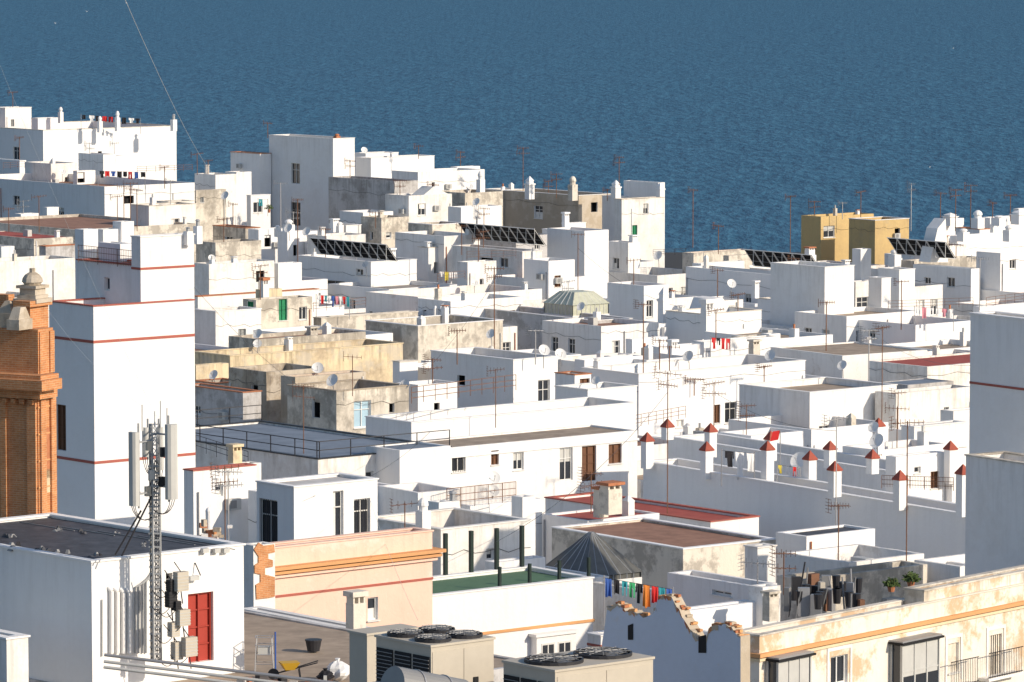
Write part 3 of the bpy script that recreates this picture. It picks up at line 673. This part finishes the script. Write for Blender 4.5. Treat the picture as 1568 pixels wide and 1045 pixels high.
for i in range(len(top)-1):
    (x0,y0),(x1,y1)=top[i],top[i+1]
    if 975<x0<1005 or x0<930 or RR.random()<.25: continue
    d0=RR.uniform(1,9); d1=RR.uniform(1,9)
    mb.face([onp(x0,y0+d0,off=.012),onp(x1,y1+d1,off=.012),onp(x1,y1,off=.012),onp(x0,y0,off=.012)],RR.choice(['brick','terracotta','stone','stone']))
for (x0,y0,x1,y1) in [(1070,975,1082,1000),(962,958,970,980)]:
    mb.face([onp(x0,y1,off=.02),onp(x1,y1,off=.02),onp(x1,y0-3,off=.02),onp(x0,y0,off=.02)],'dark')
for i in range(60):
    k=RR.randrange(2,len(top)-1); x,y=top[k]
    if 985<x<1003: continue
    mb.cbox(onp(x,y+1,off=-RR.uniform(.1,.35)),RR.uniform(.12,.25),RR.uniform(.1,.25),RR.uniform(.04,.11),RR.choice(['terracotta','brick','orange','stone']),math.radians(42+RR.uniform(-8,8)))
e1=Vector((math.cos(math.radians(42)),math.sin(math.radians(42)),0)); C=P(1135.5,972,150.1)
for i in range(38):
    mb.obox(C-Z*(.13*(i+1)),e1*(.25+.15*R.random()),Vector((-e1.y,e1.x,0))*.42,Z*.11,R.choice(['terracotta','brick','orange','stone']))
mb.obj('ruined_blue_wall')
mb=polywall([(1072,512),(1092,458),(1106,456),(1138,500),(1138,512)],1092,512,391,'R','white',2.5); mb.obj('gabled_stair_house')
mb=polywall([(642,305),(664,286),(692,300),(692,320),(642,320)],640,305,493,'R','white2',2.); mb.obj('gabled_stair_house')
mb=polywall([(1424,402),(1436,350),(1448,335),(1452,402)],1440,400,436,'R','white',1.5); mb.obj('stair_parapet_wall')
# ---- brick tower
CUR[0]=g=group('brick_belfry',P(55,785,152)*1.0)
a=math.radians(62)
def bt(u0,uc,u1,v,D,zbv,mat='brick'):
    aa=62; C=P(uc,v,D); ca,sa=math.cos(math.radians(aa)),math.sin(math.radians(aa)); dC=D*cp+(CZ-C.z)*sp
    w=((u1-784)*dC-C.x*F)/(F*ca-(u1-784)*sa*cp); d=(C.x*F-(u0-784)*dC)/(F*sa+(u0-784)*ca*cp)
    zb=P(uc,zbv,D).z; e1=Vector((ca,sa,0)); e2=Vector((-sa,ca,0)); mb=MB(); 
    mb.obox(Vector((C.x,C.y,zb)),e1*w,e2*d,Z*(C.z-zb),mat); return mb,C,e1,e2,w,d
mb,C,e1,e2,w,d=bt(-70,58,84,612,152,1000); mb.obj('tower_body',g)
mb,*_=bt(-75,61,88,600,151.6,612); mb.obj('cornice_lower',g)
mb,*_=bt(-80,64,95,584,151.1,600); mb.obj('cornice_middle',g)
mb,*_=bt(-77,62,90,576,151.4,584); mb.obj('cornice_upper',g)
mb,*_=bt(-70,58,81,505,152,576); mb.obj('attic',g)
mb=MB()
for s in (.05,1.25,2.1,2.95,3.8):
    o=Vector((C.x,C.y,0))+e2*s; zt=P(58,612,152).z; mb.obox(o-e1*.09+Z*(zt-9),e1*.09,e2*(.35 if s<.1 else .22),Z*8.995,'brick')
for s in (.06,w-.35):
    o=Vector((C.x,C.y,0))+e1*s; zt=P(58,612,152).z; mb.obox(o-e2*.09+Z*(zt-9),e1*.3,e2*.09,Z*8.995,'brick')
    mb.obox(o-e2*.07+Z*(zt+.85),e1*.26,e2*.07,Z*1.4,'brick')
o=Vector((C.x,C.y,0))+e1*(w*.36)-e2*.02
mb.obox(o+Z*(P(58,680,152).z-1.2),e1*w*.28,e2*.019,Z*1.7,'terracotta'); mb.obox(o+Z*(P(58,730,152).z-.6),e1*w*.28,e2*.019,Z*.8,'cream')
zt=P(58,612,152).z
for i in range(10): mb.obox(Vector((C.x,C.y,0))-e1*.03-e2*.03+Z*(zt-.9*i-.3),e1*(w+.03),e2*.03,Z*.05,'orange')
for i in range(12): mb.obox(Vector((C.x,C.y,0))-e1*.2+e2*(.1+.35*i)+Z*(zt-.16),e1*.2,e2*.16,Z*.155,'brick')
mb.obj('pilasters',g)
mb,*_=bt(28,46,74,470,152.5,508); mb.obj('upper_block',g)
mb,*_=bt(20,46,80,462,152.2,471); mb.obj('upper_cornice',g)
mb=MB(); cc=P(50,462,153.1); 
for i,(ww,hh) in enumerate(((.95,.14),(.75,.12),(.62,.22),(.8,.1))): mb.cbox(cc+Z*(-.02+sum((.14,.12,.22,.1)[:i])),ww,ww,hh-.003,'stone',a)
mb.rod(cc+Z*.56,cc+Z*.66,.26,'stone',12,.34); mb.dome(cc+Z*.66,.36,.34,'stone',12); mb.rod(cc+Z*.98,cc+Z*1.12,.1,'stone',8)
q=P(14,488,153); mb.cbox(q-Z*.6,.7,.7,.8,'stone',a); mb.frus(q+Z*.2,.6,.6,.2,.2,.4,'stone',a)
q=P(30,500,151.9); mb.cbox(q-Z*.1,.8,.5,.35,'stone',a); mb.frus(q+Z*.25,.7,.4,.3,.3,.4,'stone',a)
mb.obj('pinnacle',g)
mb,*_=bt(-60,10,22,452,154,520); mb.obj('back_block',g)
# ---- mobile mast
g=group('telecom_mast',P(240,1010,140.6)); mb=MB()
bse=P(238,1012,140.3); top=P(240,650,140.3); H=top.z-bse.z; s=.18
legs=[Vector((math.cos(t)*s,math.sin(t)*s,0)) for t in(.3,2.4,4.5)]
for l in legs: mb.rod(bse+l,bse+l+Z*H,.035,'galv',6)
n=int(H/.32)
for i in range(n):
    for k in range(3):
        a0,a1=legs[k],legs[(k+1)%3]; z0=bse+Z*(H*i/n); z1=bse+Z*(H*(i+1)/n)
        mb.rod(z0+a0,z1+a1,.016,'galv',4); mb.rod(z1+a0,z1+a1,.014,'galv',4)
for k in range(6): mb.rod(bse+Vector((.05*k-.12,-.12,0)),bse+Vector((.05*k-.12,-.12,H*.85)),.018,'blacksteel',4)
for k in range(30): mb.cbox(bse+Vector((0,-.14,H*.85*k/30)),.34,.03,.05,'galv')
mb.obj('lattice',g)
def panel(u,vt,vb,D,w=.3,az=0.,nm='panel_antenna'):
    mb=MB(); p=P(u,vb,D); h=P(u,vt,D).z-p.z; e=Vector((math.cos(az),math.sin(az),0)); f=Vector((-e.y,e.x,0))
    prof=[(-.5,.3),(-.42,-.12),(-.2,-.3),(.2,-.3),(.42,-.12),(.5,.3)]
    A=[p+e*x*w+f*y*w*.8 for x,y in prof]; B=[q+Z*h for q in A]
    for i in range(6): mb.face([A[i],A[(i+1)%6],B[(i+1)%6],B[i]],'lightgrey')
    mb.face(A[::-1],'lightgrey'); mb.face(B,'lightgrey')
    mb.rod(p+f*.25+Z*-.1,p+f*.25+Z*(h+.25),.035,'galv',6)
    for z in(.15,.85):
        mb.rod(p+f*.25+Z*h*z,Vector((bse.x,bse.y,p.z+h*z)),.03,'galv',5); mb.cbox(p+f*.15+Z*h*z,.1,.25,.08,'galv',az)
    for k in(-.08,0,.08):
        pr=p+e*k
        for i in range(1,7):
            q=p+e*k*(1-i/6)+ (Vector((bse.x,bse.y,p.z))-p)*(i/6)**1.5 -Z*(.5*math.sin(i/6*2.2)); mb.rod(pr,q,.014,'blacksteel',4); pr=q
    mb.obj(nm,g)
panel(204,662,775,139.5,.36,-.7); panel(222,655,700,141,.2,-.3); panel(264,650,765,139.7,.4,.5); panel(245,655,720,141.5,.25,.2)
mb=MB()
for u,t,bb in((218,620,660),(246,614,655),(237,630,655),(256,625,650)):
    mb.rod(P(u,bb,140.2),P(u,t,140.2),.028,'frame',6)
mb.rod(P(216,782,139.9),P(176,850,139.6),.03,'blacksteel'); mb.rod(P(232,760,140),P(186,852,139.6),.03,'blacksteel')
for (u,v) in((228,690),(250,700),(232,735),(248,745),(226,760)):
    p=P(u,v,140.1); mb.cbox(p,.16,.14,.3,R.choice(['lightgrey','beige','blacksteel']),.5)
mb.obj('whips_and_stays',g)
for (u,v,w_,h_,mt) in((277,905,.42,.6,'beige'),(262,930,.3,.5,'blacksteel'),(280,958,.4,.5,'beige'),(290,1005,.45,.6,'beige'),(266,975,.3,.45,'beige'),(262,905,.22,.35,'blacksteel'),(271,1010,.3,.55,'beige'),(270,935,.2,.3,'blacksteel')):
    mb=MB(); p=P(u,v,140.2); mb.cbox(p,w_,.25,h_,mt,.7)
    for k in range(5): mb.cbox(p+Vector((0,0,h_*(.1+.17*k))),w_*1.04,.27,.02,'lightgrey' if mt=='beige' else 'dark',.7)
    mb.rod(p,p-Z*.4+Vector((.05,0,0)),.02,'blacksteel'); mb.rod(p+Z*h_,p+Z*(h_+.3)-Vector((.2,0,0)),.018,'blacksteel')
    pr=p+Z*.05
    for i in range(1,8):
        q=p+Vector((-.12*i*.7,-.1,-.25*math.sin(i/7*3.14)+.05)); mb.rod(pr,q,.014,'blacksteel',4); pr=q
    mb.obj('equipment_box',g)
mb=MB()
def nbp(u,v,off): 
    n=-NB['e2']; r=ray(u,v); return CAM+r*(n.dot(NB['C']-CAM)/n.dot(r))+n*off
for i,u in enumerate((168,177,186,195)):
    p=nbp(u,905+i,.1); q=nbp(u,1000,.1); mb.rod(p,q,.07,'white',10); mb.rod(p,p-NB['e1']*.05+Z*.12+NB['e2']*.1,.07,'white',10)
for i,u in enumerate((205,211,217,222)):
    p=nbp(u,900-i*3,.06); q=nbp(u,1000,.06); mb.rod(p,q,.03,'galv',6); mb.rod(p,nbp(236,880-i*4,.06),.03,'galv',6)
mb.rod(nbp(155,918,.05),nbp(155,1005,.05),.025,'lightgrey',6); mb.obj('wall_conduits')
mb=MB(); 
for u in(310,328,342):
    c=nbp(u,846,.12); mb.cbox(c,.22,.14,.14,'lightgrey',.7)
mb.rod(nbp(298,862,.02),nbp(298,880,.3),.02,'blacksteel'); mb.cbox(nbp(292,888,.15),.35,.15,.14,'lightgrey',.7); mb.obj('wall_lamps')
mb=MB()
for (u,v,s_) in((70,846,.3),(95,848,.25),(145,852,.2),(28,842,.35),(90,812,.2),(130,816,.18),(220,835,.15),(10,825,.25),(180,815,.12)):
    r=ray(u,v); c=CAM+r*((NB['zt']-.06-CZ)/r.z); 
    for k in range(5):
        cc=c+Vector((R.uniform(-s_,s_),R.uniform(-.4,.4),0)); mb.frus(cc,s_*R.uniform(.4,1),s_*R.uniform(.4,1),s_*.3,s_*.2,s_*R.uniform(.2,.6),R.choice(['blacksteel','ductgrey','roof_tar','ductgrey']),R.random()*3)
for k in range(5):
    r=ray(30+k*60,800+k*7); c=CAM+r*((NB['zt']-.055-CZ)/r.z); mb.obox(c,NB['e1']*.03,-NB['e2']*3.,Z*.025,'ductgrey')
mb.obj('roof_rubble')
mb=MB(); zf=TER['zt']
p=P(160,1003,139.0); q=P(560,1052,137.0)
for k in(0,.14,.26): mb.rod(p+Z*(-k*1.3)+Vector((0,-k,0)),q+Z*(-k*1.3)+Vector((0,-k,0)),.05,'lightgrey' if k else 'metal',8)
mb.obj('roof_edge_pipes')
def onfloor(u,v,z=None):
    z=zf+.0 if z is None else z; r=ray(u,v); return CAM+r*((z-CZ)/r.z)
mb=MB(); c=onfloor(480,997); mb.rod(c,c+Z*.34,.2,'blacksteel',14,.27); mb.rod(c+Z*.34,c+Z*.38,.28,'blacksteel',14); mb.obj('black_plant_tub')
mb=MB(); c=onfloor(350,1022); mb.rod(c,c+Z*.7,.17,'blacksteel',12); mb.rod(c+Z*.7,c+Z*.95+Vector((.0,-.1,0)),.2,'blacksteel',12,.16); mb.rod(c+Z*.2,c+Z*.25,.2,'metal',12); mb.cbox(c,.5,.4,.12,'blacksteel'); mb.obj('roof_ventilator')
mb=MB(); c=onfloor(405,1030)
for x in(-.3,.3):
    for y in(-.25,.25): mb.rod(c+Vector((x,y,0)),c+Vector((x*.8,y*.8,1.15)),.02,'metal')
for z in(.3,.6,.9,1.15): 
    for (a_,b_) in(((-.28,-.22),(.28,-.22)),((.28,-.22),(.28,.22)),((-.28,-.22),(-.28,.22)),((-.28,.22),(.28,.22))): mb.rod(c+Vector((a_[0],a_[1],z)),c+Vector((b_[0],b_[1],z)),.015,'metal')
mb.cbox(c+Vector((0,0,.6)),.4,.3,.25,'lightgrey'); mb.rod(c+Vector((.35,0,0)),c+Vector((.35,0,1.3)),.03,'c_blue'); mb.obj('metal_rack')
mb=MB(); c=onfloor(443,1040); mb.frus(c+Z*.3,.3,.3,.6,.5,.24,'yellow',.3); mb.rod(c+Vector((-.5,0,.15)),c+Vector((-.5,.06,.15)),.18,'blacksteel',14)
for y in(-.2,.2): mb.rod(c+Vector((-.5,0,.15)),c+Vector((.9,y,.55)),.02,'blacksteel'); mb.rod(c+Vector((.3,y,.35)),c+Vector((.35,y,0)),.02,'blacksteel')
mb.obj('wheelbarrow')
def blob(name,u,v,r,mat,sq=.8,n=14,amp=.25):
    mb=MB(); c=onfloor(u,v); k=9; rg=random.Random(int(u))
    pts=[[None]*n for _ in range(k)]
    for j in range(k):
        t=j/(k-1)*3.1416
        for i in range(n):
            q=6.2832*i/n; rr=r*(1+rg.uniform(-amp,amp)); pts[j][i]=c+Vector((math.sin(t)*math.cos(q)*rr,math.sin(t)*math.sin(q)*rr,r*sq+r*sq*math.cos(t)*(1+rg.uniform(-.1,.1))))
    for j in range(k-1):
        for i in range(n): mb.face([pts[j+1][i],pts[j+1][(i+1)%n],pts[j][(i+1)%n],pts[j][i]],mat)
    mb.rod(c+Z*r*sq*1.9,c+Z*r*sq*2.3,.04,mat,6,.09)
    mb.obj(name)
blob('rubbish_bag',517,1042,.38,'c_white'); blob('rubbish_bag',498,1046,.25,'c_black')
mb=MB(); c=onfloor(490,1048); 
for i in range(14): mb.cbox(c+Vector((R.uniform(-2.5,.6),R.uniform(-.6,.6),0)),R.uniform(.1,.3),R.uniform(.1,.3),R.uniform(.05,.3),R.choice(['blacksteel','rust','lightgrey','terracotta','c_blue']),R.random()*3)
mb.obj('roof_clutter')
mb=MB(); mb.rod(P(320,784,196)-Z*1,P(320,784,196),.15,'white',10); mb.dome(P(320,784,196),.16,.2,'white'); mb.obj('round_vent')
mb=MB(); c=P(325,820,192)
for i in range(26): mb.cbox(c+Vector((R.uniform(-.6,.9),R.uniform(-.5,.5),R.uniform(-.6,.5)-.2*abs(i%5))),R.uniform(.15,.35),.2,R.uniform(.1,.3),R.choice(['terracotta','brick','stone','white2']),R.random()*3)
mb.cbox(c-Z*3,2.,1.,2.6,'brick',.7); mb.obj('broken_brick_wall')
def chiller(u0,uc,u1,v,D,h=1.7,fan=.95,name='air_conditioning_unit',plain=False):
    a=math.radians(40); C=P(uc,v,D); ca,sa=math.cos(a),math.sin(a); dC=D*cp+(CZ-C.z)*sp
    w=((u1-784)*dC-C.x*F)/(F*ca-(u1-784)*sa*cp); d=(C.x*F-(u0-784)*dC)/(F*sa+(u0-784)*ca*cp)
    e1=Vector((ca,sa,0)); e2=Vector((-sa,ca,0)); O=Vector((C.x,C.y,C.z-h)); mb=MB()
    mb.obox(O,e1*w,e2*d,Z*h,'beige')
    mb.obox(O-e1*.03-e2*.03+Z*(h+.003),e1*(w+.06),e2*(d+.06),Z*.05,'beige')
    if not plain:
        npn=3
        for k in range(npn):
            y0=d*(k+.06)/npn; yl=d*.88/npn
            mb.obox(O+e2*y0-e1*.025+Z*(h*.12),e1*.02,e2*yl,Z*h*.76,'dark')
            for j in range(16): mb.obox(O+e2*y0-e1*.045+Z*(h*.12+h*.76*j/16),e1*.018,e2*yl,Z*.014,'ductgrey')
        for k in range(2): mb.obox(O-e2*.012+e1*(w*(k+.04)/2)+Z*.1,e1*(w*.46),e2*.01,Z*(h-.2),'beige')
        mb.cbox(O+e1*w*.7-e2*.03+Z*h*.45,.12,.03,.2,'dark',a)
        top=O+Z*(h+.053)
        nx=max(1,round(w/fan)); ny=max(1,round(d/fan))
        for i in range(nx):
            for j in range(ny):
                c=top+e1*w*(i+.5)/nx+e2*d*(j+.5)/ny; r=min(w/nx,d/ny)*.46; M=22
                pt=lambda t,rr,z: c+Vector((math.cos(t)*rr,math.sin(t)*rr,z))
                for q in range(M):
                    t0,t1=6.2832*q/M,6.2832*(q+1)/M
                    mb.face([pt(t0,r,0),pt(t1,r,0),pt(t1,r,.07),pt(t0,r,.07)],'blacksteel'); mb.face([pt(t0,r,.07),pt(t1,r,.07),pt(t1,r*.94,.07),pt(t0,r*.94,.07)],'blacksteel')
                    mb.face([pt(t1,r*.94,.0),pt(t0,r*.94,.0),pt(t0,r*.94,.07),pt(t1,r*.94,.07)],'dark')
                mb.face([pt(6.2832*q/M,r*.94,.004) for q in range(M)],'dark')
                mb.rod(c+Z*.01,c+Z*.08,r*.2,'blacksteel',10)
                for q in range(4):
                    t=q*1.5708+.4; mb.face([pt(t,r*.2,.015),pt(t,r*.85,.015),pt(t+.5,r*.85,.05),pt(t+.7,r*.2,.05)],'ductgrey')
                for rr in(.35,.6,.8):
                    for q in range(M): mb.rod(pt(6.2832*q/M,r*rr,.09),pt(6.2832*(q+1)/M,r*rr,.09),.008,'ductgrey',3)
                for q in range(6): t=q*3.1416/6; mb.rod(pt(t,r*.94,.09),pt(t+3.1416,r*.94,.09),.008,'ductgrey',3)
    mb.obj(name)
chiller(576,660,756,992,94); chiller(771,850,1000,1030,92,2.,1.1)
chiller(535,562,640,974,98,1.9,plain=True,name='air_handling_cabinet')
mb=MB(); 
p=P(600,1052,90); q=P(705,1072,91); mb.rod(p,q,.42,'ductgrey',28); mb.rod(p,p-Z*2-Vector((.4,0,0)),.42,'ductgrey',28)
for t in(.3,.7): mb.rod(p+(q-p)*t,p+(q-p)*(t+.02),.44,'metal',28)
mb.obj('ventilation_duct')
def wire(p,q,sag,r=.012,name='cable',mat='blacksteel'):
    mb=MB(); pr=p; n=16
    for i in range(1,n+1):
        t=i/n; c=p+(q-p)*t-Z*sag*4*t*(1-t); mb.rod(pr,c,r,mat,3); pr=c
    mb.obj(name)
wire(P(183,-20,200),P(328,270,480),.8,.012,mat='lightgrey'); wire(P(0,100,180),P(240,640,142),.3,.004,mat='lightgrey'); wire(P(297,440,234),P(470,600,296),.4,.012)
wire(P(560,745,205),P(640,950,170),.3,.008,mat='lightgrey'); wire(P(1023,600,240),P(760,830,200),.8,.012); wire(P(757,430,332),P(660,560,320),.3,.012); wire(P(246,640,140.6),P(70,470,152),.4,.004,mat='lightgrey')
wire(P(480,760,200),P(660,660,262),.6,.012); wire(P(885,380,425),P(1040,470,400),.8,.015); wire(P(1093,600,262),P(1280,660,226),.5,.012); wire(P(1350,520,262),P(1486,560,190),.4,.008)
def sfp(u,v,off=0):
    n=-SF['e2']; r=ray(u,v); return CAM+r*(n.dot(SF['C']-CAM)/n.dot(r))+n*off
def oriel(u0,u1,vt,hm=2.6,dep=.6):
    e1,e2=SF['e1'],SF['e2']; p=sfp(u0,vt+3); q=sfp(u1,vt-3); W=(q-p).dot(e1); mb=MB(); zt=sfp((u0+u1)/2,vt).z; o=Vector((p.x,p.y,zt-hm))-e2*dep
    mb.obox(o-Z*.2-e2*.05-e1*.05,e1*(W+.1),e2*(dep+.03),Z*.2,'lightgrey'); mb.obox(o+Z*.8+e1*.06+e2*.06,e1*(W-.12),e2*(dep-.09),Z*(hm-.85),'glass')
    mb.obox(o,e1*W,e2*(dep-.003),Z*.8,'lightgrey')
    n=3
    for i in range(n+1): mb.obox(o+e1*(W-.08)*i/n+Z*.8,e1*.08,e2*.1,Z*(hm-.8),'lightgrey')
    mb.obox(o+Z*.8+e2*(dep-.12),e1*.08,e2*.11,Z*(hm-.8),'lightgrey')
    for z in(1.5,): mb.obox(o+Z*z+e1*.09+e2*.02,e1*(W-.18),e2*.05,Z*.06,'lightgrey')
    mb.obox(o+Z*(hm-1.25)+e1*.12+e2*.035,e1*(W-.24),e2*.02,Z*1.2,'lightgrey')
    mb.obox(o+Z*hm-e1*.12-e2*.12,e1*(W+.24),e2*(dep+.1),Z*.08,'dark'); mb.obox(o+Z*(hm+.085)-e1*.06-e2*.06,e1*(W+.12),e2*(dep+.04),Z*.06,'metal'); mb.obj('enclosed_balcony',SF['g'])
oriel(1172,1223,1006); oriel(1362,1420,980)
def balcony(u0,u1,vfloor):
    e1,e2=SF['e1'],SF['e2']; p=sfp(u0,vfloor); W=(sfp(u1,vfloor)-p).dot(e1); mb=MB(); o=p-e2*.5
    mb.obox(o-Z*.12,e1*W,e2*.497,Z*.12,'white2')
    for i in range(int(W/.12)+1): mb.rod(o+e1*i*.12,o+e1*i*.12+Z*1.,.012,'blacksteel',3)
    for z in(.05,1.): mb.rod(o+Z*z,o+e1*W+Z*z,.02,'blacksteel',4)
    mb.obj('balcony',SF['g'])
balcony(1498,1550,1038); balcony(1440,1482,1052)
mb=MB(); e1,e2=SF['e1'],SF['e2']
for (u0,u1,vt,vb) in((1266,1304,998,1060),(1510,1539,966,1040),(1447,1473,979,1045)):
    p=sfp(u0,vt+1,.0); W=(sfp(u1,vt)-p).dot(e1); H=p.z-sfp(u0,vb).z
    mb.obox(p-e2*.04,e1*W,e2*.038,Z*.14,'white2'); mb.obox(p-e2*.04-Z*H,e1*.12,e2*.038,Z*H,'white2'); mb.obox(p-e2*.04-Z*H+e1*(W-.12),e1*.12,e2*.038,Z*H,'white2')
mb.obj('window_surrounds',SF['g'])
def ctp(u,v): 
    n=-CT['e2']; r=ray(u,v); return CAM+r*(n.dot(CT['C']-CAM)/n.dot(r))
mb=MB(); e1,e2=CT['e1'],CT['e2']; p=ctp(812,985); W=(ctp(872,985)-p).dot(e1); o=p-e2*.45-Z*1.6
mb.obox(o,e1*W,e2*.447,Z*1.9,'white'); mb.obox(o-e1*.1-e2*.1+Z*1.903,e1*(W+.2),e2*.54,Z*.12,'white')
for k in(0,1): 
    mb.obox(o+e1*(W*(.12+.42*k))-e2*.02+Z*.2,e1*W*.34,e2*.018,Z*1.4,'frame')
    for j in(0,1): mb.obox(o+e1*(W*(.145+.42*k+.155*j))-e2*.032+Z*.28,e1*W*.125,e2*.011,Z*1.24,'glass')
mb.obj('bay_window',CT['g'])
mb=MB()
for i in range(40):
    c=P(R.uniform(1205,1320),905,R.uniform(178,184)); c.z=SF2['zt']-1.7; k=R.random()
    m=R.choice(['blacksteel','metal','blacksteel','ductgrey','rust','ductgrey','beige'])
    if k<.4: mb.cbox(c,R.uniform(.1,.5),R.uniform(.1,.4),R.uniform(.7,1.2),m,R.random()*3)
    elif k<.75: mb.rod(c,c+Vector((R.uniform(-.3,.3),R.uniform(-.2,.2),R.uniform(1.,1.7))),R.uniform(.015,.04),m,6)
    else: mb.rod(c+Z*.4,c+Z*1.,.13,'blacksteel',10,.18)
mb.obj('roof_clutter')
def plant(u,v,D,r):
    mb=MB(); c=P(u,v,D); mb.rod(c-Z*r,c-Z*(r*.4),.12,'terracotta',10,.17)
    for i in range(160):
        d=Vector((R.gauss(0,1),R.gauss(0,1),R.gauss(0,1))).normalized()*r*R.uniform(.2,1)**.6; d.z=abs(d.z)*.9-.3*r; q=c+d
        x=Vector((R.gauss(0,1),R.gauss(0,1),R.gauss(0,1))).normalized()*.09; y=x.orthogonal().normalized()*.05; mb.face([q-x,q+y,q+x,q-y],'leaf')
    for i in range(5): mb.rod(c-Z*r*.4,c+Vector((R.uniform(-r,r)*.6,R.uniform(-r,r)*.6,r*.5)),.012,'brown',3)
    mb.obj('potted_plant')
for t in((1365,893,180,.35),(1395,885,182,.4),(412,318,524,.6)): plant(*t)
for (u,v,D) in((85,36,900),(133,18,950),(1460,74,800),(1424,256,700),(194,5,900)):
    mb=MB(); c=P(u,v,D); 
    mb.rod(c-Vector((.05,.25,0)),c+Vector((.05,.2,.03)),.09,'bird',6,.05)
    for s in(-1,1): 
        mb.face([c+Vector((0,.1,.03)),c+Vector((0,-.12,.03)),c+Vector((s*.35,-.05,.22)),c+Vector((s*.35,.1,.22))],'bird'); mb.face([c+Vector((s*.35,.1,.22)),c+Vector((s*.35,-.05,.22)),c+Vector((s*.75,-.12,.1))],'bird')
    mb.rod(c+Vector((.05,.2,.03)),c+Vector((.07,.36,.04)),.05,'bird',6,.01); mb.obj('seagull')
# ------------------------------------------------ light, sky, camera
az=Vector((.86,-.51,0)).normalized(); el=math.radians(25); to=Vector((az.x*math.cos(el),az.y*math.cos(el),math.sin(el)))
sl=bpy.data.lights.new('sun','SUN'); sl.energy=4.4; sl.angle=math.radians(.5); sl.color=(1,.865,.69); so=bpy.data.objects.new('sun',sl); scn.collection.objects.link(so)
so.rotation_euler=(-to).to_track_quat('-Z','Y').to_euler(); so.location=(50,-50,120)
W=bpy.data.worlds.new('World'); scn.world=W; W.use_nodes=True; nt=W.node_tree; sk=nt.nodes.new('ShaderNodeTexSky'); sk.sky_type='NISHITA'; sk.sun_disc=False; sk.sun_elevation=el; sk.sun_rotation=math.atan2(az.x,az.y); sk.ozone_density=2.5
nt.links.new(sk.outputs[0],nt.nodes['Background'].inputs[0]); nt.nodes['Background'].inputs[1].default_value=.135
cd=bpy.data.cameras.new('camera'); cd.sensor_width=36; cd.lens=36*F/1568; cd.clip_end=60000; cd.clip_start=1; co=bpy.data.objects.new('camera',cd); scn.collection.objects.link(co)
co.location=CAM; co.rotation_euler=(math.radians(90)-pitch,0,0); scn.camera=co
scn.view_settings.view_transform='Standard'; scn.view_settings.look='None'; scn.view_settings.exposure=0
